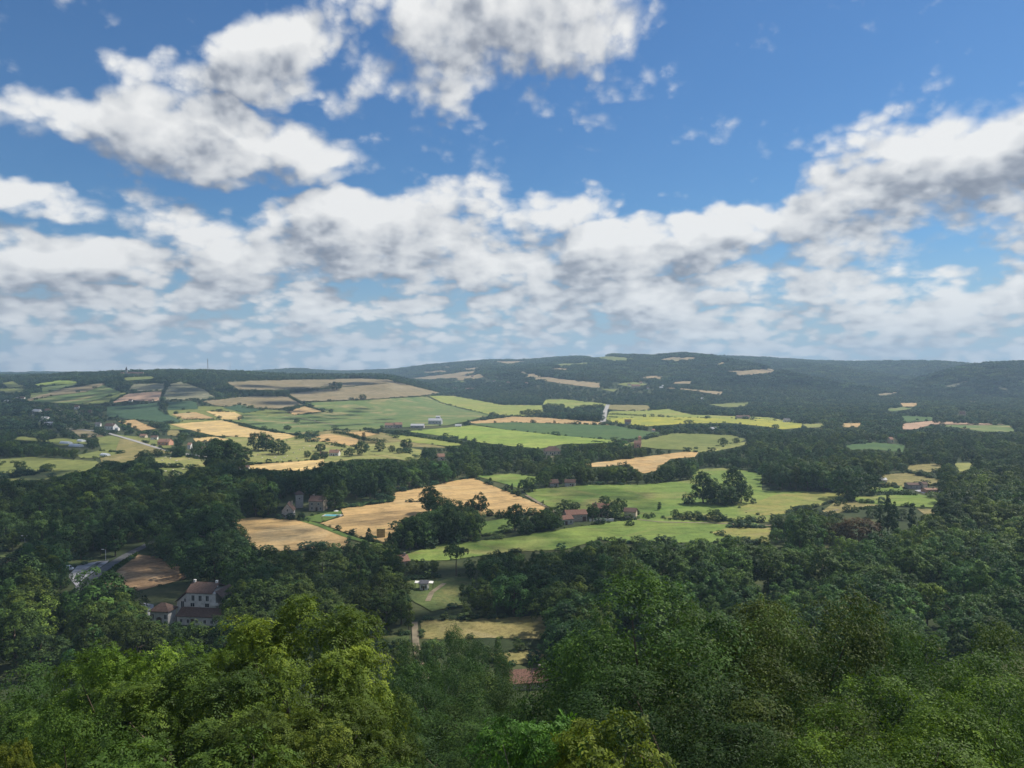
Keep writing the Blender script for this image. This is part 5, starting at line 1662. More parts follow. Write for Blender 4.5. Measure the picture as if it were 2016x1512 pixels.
def manor():
    g = gp(381, 1231)
    root = empty('manor_house', g, R(-8))
    tag(root, 'big pale manor with stepped wings and brown tiled roofs below the wood', 'house')
    s = g.y / F                                   # metres per picture point there
    W0 = MB()
    walls(W0, -4.8, 6.2, 4.0, 13.5, 10.3, 0)      # tall main block
    W0.box(-4.8, -4.1, 3.85, 3.998, 0, 10.2)
    W0.box(5.5, 6.2, 3.85, 3.998, 0, 10.2)
    W0.build('wall', M['palestone'], root)
    r = MB()
    gable(r, -4.8, 4.6, 4.0, 13.5, 10.32, 2.4, 0.45)
    ro = r.build('roof', M['brownroof'], root)
    chimney(ro, -4.3, 8.7, 12.3, 1.2, 0.7, 'white')
    chimney(ro, 4.1, 8.7, 12.3, 1.2, 0.7, 'white')
    r = MB()
    # long slopes falling to either side of the main block
    r.add([(-9.2, 3.6, 6.6), (-9.2, 13.9, 6.6), (-4.803, 13.9, 10.6), (-4.803, 3.6, 10.6), (-9.2, 3.6, 6.85), (-9.2, 13.9, 6.85), (-4.803, 13.9, 10.85), (-4.803, 3.6, 10.85)],
          [(0, 3, 2, 1), (4, 5, 6, 7), (0, 1, 5, 4), (1, 2, 6, 5), (2, 3, 7, 6), (3, 0, 4, 7)])
    r.build('side_roof', M['brownroof'], root)
    r = MB()
    r.add([(11.6, 3.6, 6.9), (11.6, 13.9, 6.9), (6.206, 13.9, 10.9), (6.206, 3.6, 10.9), (11.6, 3.6, 7.15), (11.6, 13.9, 7.15), (6.206, 13.9, 11.15), (6.206, 3.6, 11.15)],
          [(0, 1, 2, 3), (4, 7, 6, 5), (0, 4, 5, 1), (1, 5, 6, 2), (2, 6, 7, 3), (3, 7, 4, 0)])
    r.build('side_roof', M['brownroof'], root)
    w1 = MB()
    walls(w1, -8.8, -4.803, 4.3, 13.2, 6.5)
    w1.add([(-8.8, 4.3, 6.5), (-4.81, 4.3, 6.5), (-4.81, 4.3, 10.1), (-8.8, 13.2, 6.5), (-4.81, 13.2, 6.5), (-4.81, 13.2, 10.1)], [(0, 1, 2), (3, 5, 4), (0, 2, 5, 3)])
    w1.build('wall', M['palestone'], root)
    w2 = MB()
    walls(w2, 6.203, 11.2, 4.6, 13.2, 6.8)
    w2.build('wall', M['stone'], root)
    # lean-to along the front
    l = MB()
    walls(l, -6.2, 9.5, 0.0, 3.84, 2.9)
    l.build('wall', M['palestone'], root)
    r = MB()
    r.add([(-6.6, -0.4, 2.95), (9.9, -0.4, 2.95), (9.9, 3.83, 5.0), (-6.6, 3.83, 5.0), (-6.6, -0.4, 3.15), (9.9, -0.4, 3.15), (9.9, 3.83, 5.2), (-6.6, 3.83, 5.2)],
          [(0, 3, 2, 1), (4, 5, 6, 7), (0, 1, 5, 4), (1, 2, 6, 5), (2, 3, 7, 6), (3, 0, 4, 7)])
    r.build('porch_roof', M['brownroof'], root)
    for x in (-2.4, 0.3, 3.0):
        window(root, x, 7.4, 1.1, 1.9, 4.0)
    for x in (-2.6, 2.9):
        window(root, x, 5.3, 1.5, 1.3, 4.0)
    window(root, -6.6, 4.9, 1.1, 2.1, 4.3)
    window(root, -5.6, 8.0 - 1.2, 0.7, 1.2, 4.3)
    for x in (-4.6, -2.0, 1.2, 4.2, 6.8):
        window(root, x, 0.8, 0.9, 1.2, 0.0)
    b = MB().box(4.6, 7.6, 2.9, 3.998, 6.3, 6.45)
    b.box(4.6, 7.6, 2.9, 2.98, 6.452, 7.3)
    b.build('balcony', M['white'], root)
    door(root, -0.4, 1.3, 2.2, 0.0)
    # left outbuilding of the same house
    v = MB()
    walls(v, -15.0, -8.3, -2.2, 3.2, 4.9)
    v.build('wall', M['palestone'], root)
    r = MB()
    hip(r, -15.0, -8.3, -2.2, 3.2, 4.92, 2.5, 0.5)
    r.build('roof', M['brownroof'], root)
    for x in (-14.0, -9.2):
        window(root, x, 2.4, 0.9, 1.6, -2.2)
    window(root, -9.2, 0.3, 0.9, 1.4, -2.2)
    d = MB().box(-12.6, -10.6, -2.27, -2.203, 0.2, 2.7)
    d.box(-12.2, -11.0, -2.27, -2.203, 2.702, 3.1)
    d.build('arched_gate', M['door'], root)


manor()


def pool_house():
    D = gp(565, 1020).y
    u = D / F
    a, _ = house('house', 'steep white gabled house at the left end of the pool garden', 'house', 566, 1021, 22 * u, 9, 4.8, 4.2, 8, 'greystone', 'brownroof',
                 [(-1.9, 1.0, 0.9, 1.4), (1.7, 1.0, 0.9, 1.4), (0, 4.2, 1.0, 1.5)], (0, 1.1, 2.2), [(2.0, 5)], 'y')
    b, ro = house('house', 'stone house with brown tiled roof facing the pool', 'house', 622, 1006, 30 * u, 9, 6.2, 2.6, -6, 'stone', 'brownroof',
                  [(-2.6, 3.6, 1.1, 1.5), (1.6, 3.6, 1.1, 1.5), (-2.6, 0.8, 1.1, 1.7), (3.0, 0.8, 1.1, 1.7)], (0.4, 1.3, 2.3), [(-3, 4.5), (3.2, 4.5)])
    house('barn', 'square stone tower house showing above the ivy by the pool house', 'barn', 590, 1000, 15 * u, 6, 8.5, 2.2, 20, 'greystone', 'brownroof', [(0, 5.5, 0.9, 1.2)], None, (), 'x', True)
    g = gp(654, 1016)
    p = empty('swimming_pool', g, R(-5))
    tag(p, 'turquoise swimming pool on the lawn beside the stone house', 'pool')
    MB().box(-4.6, 4.6, -2.3, 2.3, 0.0, 0.50).build('water', M['pool'], p)
    k = MB()
    k.box(-5.6, 5.6, -3.3, -2.302, -0.3, 0.52).box(-5.6, 5.6, 2.302, 3.3, -0.3, 0.52).box(-5.6, -4.602, -2.3, 2.3, -0.3, 0.52).box(4.602, 5.6, -2.3, 2.3, -0.3, 0.52)
    k.build('coping', M['greystone'], p)
    q = empty('parasol', gp(662, 1013))
    tag(q, 'pale parasol standing by the pool', 'parasol')
    MB().tube([(0, 0, 0), (0, 0, 2.6)], [0.05, 0.05], 6).build('pole', M['wood'], q)
    c = MB()
    c.add([(0, 0, 2.75)] + [(1.6 * math.cos(i * PI / 4), 1.6 * math.sin(i * PI / 4), 2.2) for i in range(8)] + [(0, 0, 2.69)], [(0, 1 + i, 1 + (i + 1) % 8) for i in range(8)] + [(9, 1 + (i + 1) % 8, 1 + i) for i in range(8)])
    c.build('canopy', M['canvas'], q)


pool_house()
# small white cottage with open sheds on both sides
D = gp(836, 1163).y
u = D / F
cot, _ = house('cottage', 'tiny white cottage with two dark windows in the shaded meadow', 'cottage', 834, 1163, 15 * u, 3.5, 2.9, 0.8, -4, 'white', 'darkroof', [(-0.75, 0.9, 0.75, 1.3), (0.85, 0.9, 0.75, 1.3)], (0.05, 0.6, 1.9))
for sgn, lab in ((1, 'open white-roofed shed right of the tiny white cottage'), (-1, 'white lean-to canopy left of the tiny white cottage')):
    g = gp(834 + sgn * 12.5, 1160)
    sh = empty('shed', g)
    tag(sh, lab, 'shed')
    w = 1.35 if sgn > 0 else 0.95
    MB().add([(-w, -1.3, 2.9), (w, -1.3, 2.7), (w, 1.3, 2.9), (-w, 1.3, 3.1), (-w, -1.3, 3.0), (w, -1.3, 2.8), (w, 1.3, 3.0), (-w, 1.3, 3.2)],
             [(0, 3, 2, 1), (4, 5, 6, 7), (0, 1, 5, 4), (1, 2, 6, 5), (2, 3, 7, 6), (3, 0, 4, 7)]).build('roof', M['white'], sh)
    for x in (-w + 0.15, w - 0.15):
        for y in (-1.1, 1.1):
            MB().box(x - 0.06, x + 0.06, y - 0.06, y + 0.06, -0.3, 2.7).build('post', M['wood'], sh)
house('house', 'low house with worn orange roof half hidden at the green meadow edge', 'house', 795, 1118, 26 * u, 7, 3.0, 2.0, 28, 'stone', 'orangeroof', [(-2, 1, 0.9, 1.2)], (1.5, 1.0, 2.0), [(1.5, 3.0)])
# the red-roofed farm in the green meadow
D = gp(1130, 1030).y
u = D / F
house('barn', 'long stone barn with a red tiled roof in the green meadow', 'barn', 1136, 1027, 42 * u, 8, 4.2, 2.0, 12, 'stone', 'redroof', [(-4, 2.6, 0.8, 0.9), (2.5, 2.6, 0.8, 0.9)], (4.5, 2.2, 2.8))
house('barn', 'low red-roofed lean-to barn with white arched opening at the farm end', 'barn', 1118, 1033, 24 * u, 6, 3.2, 1.6, 25, 'greystone', 'redroof', [(2.0, 0.6, 1.0, 1.8)], (-1.0, 1.6, 2.2))
house('farmhouse', 'farmhouse with brown-red roof half hidden by round dark trees', 'house', 1183, 1019, 32 * u, 9, 5.6, 2.3, -5, 'cream', 'redroof', [(-3, 4.0, 1.0, 1.5), (0, 4.0, 1.0, 1.5), (3, 4.0, 1.0, 1.5), (-3, 1.0, 1.0, 1.6), (3, 1.0, 1.0, 1.6)], (0, 1.2, 2.2), [(-3, 4.5), (3, 4.5)])
house('barn', 'small brown-roofed barn with a bright cream end wall at the farm', 'barn', 1240, 1021, 24 * u, 5.5, 4.2, 1.7, -18, 'cream', 'brownroof', [(-1.5, 1.5, 0.8, 1.0)], (1.2, 1.2, 2.1))
gw = gp(1185, 1026)
gwall = empty('garden_wall', gw, R(3))
tag(gwall, 'low bright white garden wall along the front of the farm', 'wall')
for i, (a, b) in enumerate(((-7.4, -6.2), (-5.2, -4.4), (-3.6, -2.6), (-1.6, 3.4), (3.8, 7.0))):
    MB().box(a, b, -0.2, 0.2, -0.3, 1.25).box(a - 0.05, b + 0.05, -0.26, 0.26, 1.252, 1.36).build('wall_section', M['white'], gwall)
# further houses: label, category, picture point, sizes in picture points (w, h, rise), turn, wall, roof
FARH = [
    ('stone house with a hipped brown roof among trees above the green meadow', 1091, 958, 17, 7, 6, 10, 'greystone', 'brownroof', 0),
    ('second stone house beside it, under tall dark trees above the green meadow', 1122, 958, 20, 8, 5, -8, 'greystone', 'brownroof', 0),
    ('wide house under a big brown hipped roof among trees by the bright crop', 1088, 896, 32, 8, 9, 6, 'cream', 'brownroof', 1),
    ('orange-pink house lit by the sun beside the olive field', 1255, 882, 13, 9, 5, -12, 'pinkwall', 'orangeroof', 0),
    ('narrow pink tower attached behind the orange-pink house', 1260, 878, 5, 17, 3, 0, 'pinkwall', 'orangeroof', 1),
    ('white house with an orange roof by the cow pasture', 657, 898, 19, 7, 5, -5, 'white', 'orangeroof', 0),
    ('dark-roofed annex next to the white pasture house', 637, 899, 14, 5, 4, 10, 'stone', 'brownroof', 0),
    ('cream house among dark trees below the hedge', 868, 907, 14, 8, 5, 12, 'cream', 'orangeroof', 0),
    ('farmhouse with orange roof at the left end of the hillside farm', 768, 843, 22, 6, 4, -6, 'cream', 'orangeroof', 0),
    ('second orange-roofed farm building of the hillside farm', 785, 843, 14, 7, 4, 15, 'stone', 'orangeroof', 0),
    ('grey metal barn in the middle of the hillside farm', 821, 843, 26, 5, 3, -4, 'greystone', 'greyroof', 0),
    ('big pale grey barn with a tall upright block at the hillside farm', 856, 836, 26, 8, 4, -6, 'greyroof', 'greyroof', 0),
    ('narrow pale silo block on the big grey barn', 862, 834, 8, 13, 2, -6, 'greyroof', 'greyroof', 0),
    ('low white shed at the far end of the hillside farm', 902, 841, 12, 3, 2, 0, 'white', 'greyroof', 0),
    ('small white house before the tall grove', 480, 928, 17, 7, 4, 8, 'white', 'brownroof', 0),
    ('large pale villa in the village on the slope', 214, 846, 20, 7, 5, -12, 'white', 'brownroof', 0),
    ('small white house just left of the large pale villa', 192, 840, 10, 5, 3, 10, 'white', 'darkroof', 0),
    ('white block right of the large pale villa', 229, 848, 6, 5, 2, 0, 'white', 'greyroof', 0),
    ('pink-walled house with orange roof beside the dry field', 321, 877, 24, 7, 5, -8, 'pinkwall', 'orangeroof', 0),
    ('white house at the edge of the village gardens', 372, 884, 6, 8, 4, 0, 'white', 'orangeroof', 0),
    ('pale bungalow between village trees', 408, 888, 22, 5, 4, 6, 'cream', 'brownroof', 0),
    ('low white bungalow at the garden village end', 420, 900, 12, 4, 3, -5, 'white', 'brownroof', 0),
    ('pale roofed house above the dry field', 303, 866, 12, 5, 3, 10, 'white', 'brownroof', 0),
    ('small cream house above the dry field', 280, 862, 12, 4, 3, -10, 'cream', 'orangeroof', 0),
    ('white villa high in the hillside village', 70, 816, 14, 6, 4, 0, 'white', 'greyroof', 0),
    ('pale house right of the high white villa', 93, 812, 9, 4, 3, 12, 'greystone', 'brownroof', 0),
    ('white terrace house in the middle of the hillside village', 85, 829, 16, 5, 3, -6, 'white', 'greyroof', 0),
    ('low pale hall below the terrace house', 96, 837, 18, 4, 2, 4, 'white', 'greyroof', 0),
    ('little white house at the top of the hillside village', 150, 806, 8, 5, 3, 0, 'white', 'brownroof', 0),
    ('small pale house beside the village lane', 152, 822, 5, 5, 2, 0, 'white', 'darkroof', 0),
    ('brown-roofed house along the village lane', 168, 815, 20, 4, 4, 8, 'stone', 'brownroof', 0),
    ('white house at the foot of the tan slope', 32, 790, 7, 5, 2, 0, 'white', 'greyroof', 0),
    ('second white house at the foot of the tan slope', 43, 790, 8, 6, 3, 0, 'white', 'brownroof', 0),
    ('low white shed at the foot of the tan slope', 14, 793, 14, 3, 2, 0, 'white', 'greyroof', 0),
    ('white farmhouse on the left skyline', 14, 745, 6, 4, 2, 0, 'white', 'orangeroof', 0),
    ('white cottage under the pink stubble', 256, 793, 6, 4, 3, 0, 'white', 'brownroof', 0),
    ('pale cottage under the corner of the pink stubble', 296, 793, 6, 4, 2, 0, 'cream', 'orangeroof', 0),
    ('small orange house in the trees by the dark green field', 1756, 873, 7, 8, 4, 10, 'cream', 'orangeroof', 0),
    ('little white house at the tan clearing', 1741, 951, 10, 5, 3, -8, 'white', 'greyroof', 0),
    ('walled stone farmstead with flat brown roofs', 1805, 963, 32, 8, 3, -6, 'greystone', 'brownroof', 0),
    ('tall cream house end at the walled farmstead', 1822, 964, 8, 11, 3, 0, 'cream', 'brownroof', 0),
    ('pink terrace building right of the walled farmstead', 1836, 971, 26, 5, 2, 5, 'pinkwall', 'orangeroof', 0),
    ('pale barn above the tan field far to one side', 1919, 966, 18, 4, 3, 0, 'cream', 'orangeroof', 0),
    ('cream church-like house above the pink stubble', 1896, 821, 10, 6, 5, 0, 'cream', 'brownroof', 0),
    ('white house with blue-grey roof at the end of the sunflowers', 1550, 832, 12, 5, 3, 0, 'white', 'darkroof', 0),
    ('grey barn at the upper edge of the sunflowers', 1464, 825, 26, 4, 3, 4, 'greystone', 'brownroof', 0),
    ('white house among trees below the olive field', 1405, 848, 12, 4, 3, 0, 'white', 'greyroof', 0),
    ('white cottage beside the dark green crop', 1287, 851, 5, 4, 2, 0, 'white', 'orangeroof', 0),
    ('stone house above the dark green crop', 1236, 836, 12, 6, 4, -10, 'greystone', 'brownroof', 0),
    ('long greenhouse strip far below the right hill', 1870, 796, 50, 2, 1, 0, 'white', 'greyroof', 0),
    ('pinkish farm block beyond the long greenhouse strip', 1912, 796, 18, 3, 2, 0, 'pinkwall', 'orangeroof', 0),
    ('cream farm on the far hillside clearing', 1252, 764, 16, 4, 3, 0, 'cream', 'orangeroof', 0),
    ('white farm among far trees', 1302, 768, 6, 5, 2, 0, 'white', 'greyroof', 0),
    ('tall white tank-like house by the far stubble', 1305, 766, 3, 7, 1, 0, 'white', 'greyroof', 0),
    ('white house alone in the far forest', 1383, 790, 5, 5, 2, 0, 'white', 'greyroof', 0),
    ('pale house in the far valley clearing', 1449, 722, 7, 3, 2, 0, 'white', 'orangeroof', 0),
    ('long orange-roofed farm in the forest below the far village', 925, 771, 18, 4, 3, 0, 'cream', 'orangeroof', 0),
    ('white farm left of the long orange-roofed one', 896, 769, 10, 4, 2, 0, 'white', 'orangeroof', 0),
]
VILL = [(972, 753), (980, 757), (990, 752), (1000, 756), (1010, 753), (1020, 757), (1030, 754), (1036, 757), (984, 762), (998, 748), (918, 741), (930, 743), (1240, 760), (1262, 756), (1275, 766), (1040, 748)]
for i, (lab, x, y, wp, hp, rp, rot, wl, rf, hp_) in enumerate(FARH):
    D = gp(x, y).y
    u = D / F
    w, h, rs = wp * u, max(hp * u, 2.4), rp * u
    nw = max(1, min(4, int(w / 4)))
    wins = [((k + 0.5) / nw * w - w / 2 + (0.5 if nw == 1 else 0), h * 0.35, min(1.2, w * 0.16), min(1.7, h * 0.35)) for k in range(nw)]
    dr = (0 if nw % 2 == 0 else w * 0.28, 1.1, min(2.1, h * 0.7)) if w > 6 else None
    nm = 'barn' if 'barn' in lab else 'shed' if 'shed' in lab else 'greenhouse' if 'greenhouse' in lab else 'house'
    house(nm, lab, nm, x, y, w, max(6.0, min(w * 0.7, 10)), h, rs, rot, wl, rf, wins, dr, [(w * 0.25, 3)] if nm == 'house' and w > 8 else (), 'x', bool(hp_), None, w > 9)
for i, (x, y) in enumerate(VILL):
    u = gp(x, y).y / F
    house('house', ['small white village house on the far hillside among trees', 'small orange-roofed village house on the far hillside'][i % 2], 'house', x, y, 5.5 * u, 7, 3.0 * u, 1.6 * u, (i * 37) % 50 - 25,
          ['white', 'cream'][i % 2], ['brownroof', 'orangeroof'][i % 2], [(0.5, 2.0, 1.2, 1.5)], None, (), 'x', False, 'far hillside village houses', False)
# the tiled roof among the front trees
u = gp(1045, 1352).y / F
house('house', 'house below the viewpoint whose red tiled roof shows between the trees', 'house', 1040, 1358, 76 * u, 8, 2.0, 2.2, 9, 'stone', 'redroof', [(-4, 0.8, 1.0, 1.3), (3, 0.8, 1.0, 1.3)], (0, 1.1, 2.1), [(4, 4)])


def tunnels():
    for i, (x, y, wp) in enumerate(((130, 874, 26), (150, 879, 30), (160, 870, 14), (207, 898, 16))):
        g = gp(x, y)
        u = g.y / F
        o = empty('polytunnel', g, R(-25))
        tag(o, ['white polytunnel nearest the far left wood', 'longest white polytunnel of the nursery in the village', 'short white polytunnel behind the longest one', 'white polytunnel alone beside the dry field'][i], 'greenhouse')
        L, r = wp * u, 3.4
        m = MB()
        prof = [(math.cos(PI * k / 8) * r, math.sin(PI * k / 8) * r * 0.9) for k in range(9)]
        vs = [(X_, a, b) for X_ in (-L / 2, L / 2) for a, b in prof]
        m.add(vs, [(k, k + 1, 10 + k, 9 + k) for k in range(8)] + [tuple(range(9))[::-1], tuple(range(9, 18))])
        m.build('film_cover', M['plastic'], o)
        h = MB()
        for q in np.linspace(-L / 2, L / 2, 6):
            h.tube([(q, a * 1.01, b * 1.01) for a, b in prof], [0.06] * 9, 4)
        h.build('hoops', M['steel'], o)


tunnels()


def church():
    g = gp(249, 741)
    o = empty('church', g + Vector((0, 0, 1)), R(10))
    tag(o, 'village church with a pointed spire on the left skyline', 'church')
    MB().box(-2.6, 2.6, -2.6, 2.6, -2, 17).build('tower', M['greystone'], o)
    MB().add([(-2.9, -2.9, 17.003), (2.9, -2.9, 17.003), (2.9, 2.9, 17.003), (-2.9, 2.9, 17.003), (0, 0, 28)], [(0, 1, 4), (1, 2, 4), (2, 3, 4), (3, 0, 4), (3, 2, 1, 0)]).build('spire', M['darkroof'], o)
    m = MB()
    walls(m, 2.603, 22, -4, 4, 8, 3.5)
    m.build('nave_wall', M['greystone'], o)
    r = MB()
    gable(r, 2.8, 22, -4, 4, 8.02, 3.5)
    r.build('nave_roof', M['brownroof'], o)
    window(o, 0, 12, 1.2, 2.6, -2.6)
    for x in (7, 12, 17):
        window(o, x, 3, 1.1, 3.0, -4.0)
    for i, (x, w) in enumerate(((268, 9), (277, 8), (240, 5))):
        house('house', ['pale house right of the church on the skyline', 'second pale house right of the church on the skyline', 'low house left of the church on the skyline'][i], 'house', x, 741, w * g.y / F, 9, 9, 3, 5, 'cream', 'brownroof', [(-2, 4, 1.2, 1.8), (2, 4, 1.2, 1.8)])


church()


def lattice_mast():
    g = gp(409, 739)
    o = empty('radio_mast', g)
    tag(o, 'tall lattice radio mast rising above the plateau trees', 'mast')
    H = (739 - 707) * g.y / F
    for k in range(3):
        a = k * 2 * PI / 3 + 0.3
        MB().tube([(1.6 * math.cos(a), 1.6 * math.sin(a), -1), (0.45 * math.cos(a), 0.45 * math.sin(a), H)], [0.30, 0.22], 5).build('leg', M['steel'], o)
    b = MB()
    n = 14
    for i in range(n):
        for k in range(3):
            a0, a1 = k * 2 * PI / 3 + 0.3, (k + 1) * 2 * PI / 3 + 0.3
            z0, z1 = H * i / n, H * (i + 1) / n
            r0, r1 = 1.6 - 1.15 * i / n, 1.6 - 1.15 * (i + 1) / n
            b.tube([(r0 * math.cos(a0), r0 * math.sin(a0), z0), (r1 * math.cos(a1), r1 * math.sin(a1), z1)], [0.12, 0.12], 4)
    b.build('bracing', M['steel'], o)
    for i, z in enumerate((H * 0.72, H * 0.86, H * 0.94)):
        d = MB()
        for k in range(3):
            a = k * 2 * PI / 3 + i
            d.tube([(1.0 * math.cos(a), 1.0 * math.sin(a), z - 1.2), (1.0 * math.cos(a), 1.0 * math.sin(a), z + 1.2)], [0.4, 0.4], 8)
        d.build('antenna', M['lamp'], o)
    MB().tube([(0, 0, H - 0.5), (0, 0, H + 4)], [0.15, 0.08], 5).build('whip', M['steel'], o)
    g2 = gp(453, 742)
    p = empty('aerial_mast', g2)
    tag(p, 'thin plain aerial mast right of the lattice radio mast', 'mast')
    MB().tube([(0, 0, -1), (0, 0, (742 - 714) * g2.y / F)], [0.28, 0.16], 6).build('pole', M['steel'], p)
    MB().tube([(-1, 0, 30), (1, 0, 30)], [0.12, 0.12], 5).build('crossbar', M['steel'], p)


lattice_mast()


def lamp(px, py, hpx, arms, label, name='street_lamp'):
    g = gp(px, py)
    H = hpx * g.y / F
    o = empty(name, g)
    tag(o, label, 'lamp post')
    MB().tube([(0, 0, -0.3), (0, 0, H)], [0.14, 0.08], 8).build('pole', M['lamp'], o)
    for sgn in arms:
        a = MB().tube([(0, 0, H - 0.1), (sgn * 1.3, 0, H + 0.1)], [0.07, 0.06], 6).build('arm', M['lamp'], o)
        MB().tube([(sgn * 0.9, 0, H + 0.12), (sgn * 1.9, 0, H + 0.16)], [0.20, 0.16], 8).build('lamp_head', M['lamp'], a)


lamp(49, 1080, 25, (-1, 1), 'twin-armed street lamp rising above the far left wood edge')
lamp(208, 1104, 22, (-1,), 'street lamp with one arm beside the gravel yard')


def pole(px, py, hpx, label):
    g = gp(px, py)
    H = hpx * g.y / F
    o = empty('utility_pole', g)
    tag(o, label, 'utility pole', 'utility poles on the farm track')
    MB().tube([(0, 0, -0.5), (0, 0, H)], [0.15, 0.10], 8).build('post', M['wood'], o)
    b = MB().box(-0.7, 0.7, -0.05, 0.05, H - 0.5, H - 0.38).build('crossarm', M['wood'], o)
    for x in (-0.6, 0, 0.6):
        MB().tube([(x, 0, H - 0.378), (x, 0, H - 0.2)], [0.05, 0.04], 6).build('insulator', M['lamp'], b)


pole(634, 1033, 15, 'thin wooden pole on the grassy track near the pool')
pole(701, 1055, 16, 'thin wooden pole on the grassy track before the bale stack')


def bale_stack():
    g = gp(750, 1058)
    u = g.y / F
    rng = np.random.default_rng(3)
    k = 0
    words = {0: 'bottom', 1: 'second', 2: 'third', 3: 'top'}
    for lv in range(4):
        for i in range(2):
            o = empty('straw_bale', g + Vector(((i - 0.5) * 2.25 + rng.normal(0, 0.04), 0.15 * lv * 0.2, lv * 1.22)), R(rng.normal(8, 1.5)))
            tag(o, f'big square straw bale, {"left" if i == 0 else "right"} one of the {words[lv]} layer in the stack on the wheat', 'straw bale', 'straw bales in the stack')
            m = MB()
            b = 0.10
            x, y, z = 1.1, 1.3, 1.2
            pts = [(-x, -y), (x, -y), (x, y), (-x, y)]
            m.add([(px_ * (1 - b * 0.6), py_ * (1 - b * 0.6), 0.005) for px_, py_ in pts] + [(px_, py_, b) for px_, py_ in pts] + [(px_, py_, z - b) for px_, py_ in pts] + [(px_ * (1 - b * 0.6), py_ * (1 - b * 0.6), z) for px_, py_ in pts],
                  [(3, 2, 1, 0), (12, 13, 14, 15)] + [(r_ * 4 + q, r_ * 4 + (q + 1) % 4, r_ * 4 + 4 + (q + 1) % 4, r_ * 4 + 4 + q) for r_ in range(3) for q in range(4)])
            m.build('straw', M['straw'], o)
            t = MB()
            for xx in (-0.7, 0, 0.7):
                t.box(xx - 0.02, xx + 0.02, -y - 0.01, y + 0.01, z * 0.02, z + 0.012)
            t.build('twine', M['wood'], o)


bale_stack()


def van(px, py, rot, label, long=True):
    g = gp(px, py)
    o = empty('van', g + Vector((0, 0, 0.08)), R(rot))
    tag(o, label, 'van')
    m = MB()
    prof = [(-2.9, 0.45), (2.6, 0.45), (2.85, 0.75), (2.75, 1.15), (2.0, 1.35), (1.45, 2.25), (1.2, 2.4), (-2.8, 2.4), (-2.9, 2.2)] if long else \
           [(-2.1, 0.4), (2.0, 0.4), (2.15, 0.7), (2.0, 1.0), (1.1, 1.1), (0.5, 1.6), (0.2, 1.68), (-1.6, 1.65), (-2.05, 1.1)]
    n = len(prof)
    hw = 1.0 if long else 0.85
    m.add([(a, -hw, b) for a, b in prof] + [(a, hw, b) for a, b in prof], [tuple(range(n)), tuple(range(n, 2 * n))[::-1]] + [(k, n + k, n + (k + 1) % n, (k + 1) % n) for k in range(n)])
    m.build('body', M['van'] if long else M['darkroof'], o)
    for sgn in (-1, 1):
        w = MB()
        y0, y1 = (hw + 0.003, hw + 0.02) if sgn > 0 else (-hw - 0.02, -hw - 0.003)
        if long:
            w.box(0.7, 1.5, y0, y1, 1.35, 2.0)
        else:
            w.box(-1.3, 0.5, y0, y1, 1.05, 1.5)
        w.build('side_window', M['glass'], o)
        for x in ((-1.9, 1.9) if long else (-1.3, 1.35)):
            t = MB().tube([(x, sgn * (hw - 0.18), 0.34), (x, sgn * (hw + 0.03), 0.34)], [0.36, 0.36], 14).build('wheel', M['tyre'], o)
            MB().tube([(x, sgn * (hw + 0.031), 0.34), (x, sgn * (hw + 0.05), 0.34)], [0.2, 0.18], 10).build('rim', M['steel'], t)
    MB().add([(2.03, -0.8, 1.37), (2.03, 0.8, 1.37), (1.50, 0.75, 2.2), (1.50, -0.75, 2.2)], [(0, 1, 2, 3)]).build('windscreen', M['glass'], o) if long else None


van(131, 1124, 10, 'white van parked at the edge of the gravel yard')
van(117, 1124, 15, 'dark car parked next to the white van', False)


# ------------------------------------------------------------------ cattle on the pastures
def cow_mesh(name, grazing):
    me = bpy.data.meshes.new(name + '_rig')
    V = [(-0.75, 0, 1.15), (-0.3, 0, 1.12), (0.35, 0, 1.12), (0.8, 0, 1.18)]
    Rr = [0.27, 0.36, 0.36, 0.27]
    E = [(0, 1), (1, 2), (2, 3)]
    if grazing:
        V += [(1.15, 0, 0.85), (1.35, 0, 0.45), (1.5, 0, 0.22)]
    else:
        V += [(1.15, 0, 1.42), (1.42, 0, 1.50), (1.68, 0, 1.36)]
    Rr += [0.19, 0.16, 0.10]
    E += [(3, 4), (4, 5), (5, 6)]
    for bx, k in ((-0.72, 0), (0.72, 3)):
        for sg in (-1, 1):
            b = len(V)
            if k == 0:
                V += [(bx - 0.02, sg * 0.22, 0.85), (bx - 0.14, sg * 0.22, 0.45), (bx - 0.08, sg * 0.22, 0.03)]
            else:
                V += [(bx + 0.02, sg * 0.20, 0.75), (bx + 0.03, sg * 0.20, 0.42), (bx, sg * 0.20, 0.03)]
            Rr += [0.15, 0.075, 0.07]
            E += [(k, b), (b, b + 1), (b + 1, b + 2)]
    b = len(V)
    V += [(-1.02, 0, 1.1), (-1.08, 0, 0.55)]
    Rr += [0.04, 0.035]
    E += [(0, b), (b, b + 1)]
    me.from_pydata(V, E, [])
    o = link(name, me)
    sk = o.modifiers.new('skin', 'SKIN')
    for i, v in enumerate(me.skin_vertices[0].data):
        v.radius = (Rr[i], Rr[i])
        v.use_root = i == 1
    sb = o.modifiers.new('smooth', 'SUBSURF')
    sb.levels = sb.render_levels = 1
    dg = bpy.context.evaluated_depsgraph_get()
    out = bpy.data.meshes.new_from_object(o.evaluated_get(dg))
    bpy.data.objects.remove(o)
    out.materials.clear()
    out.materials.append(M['cowhide'])
    return out


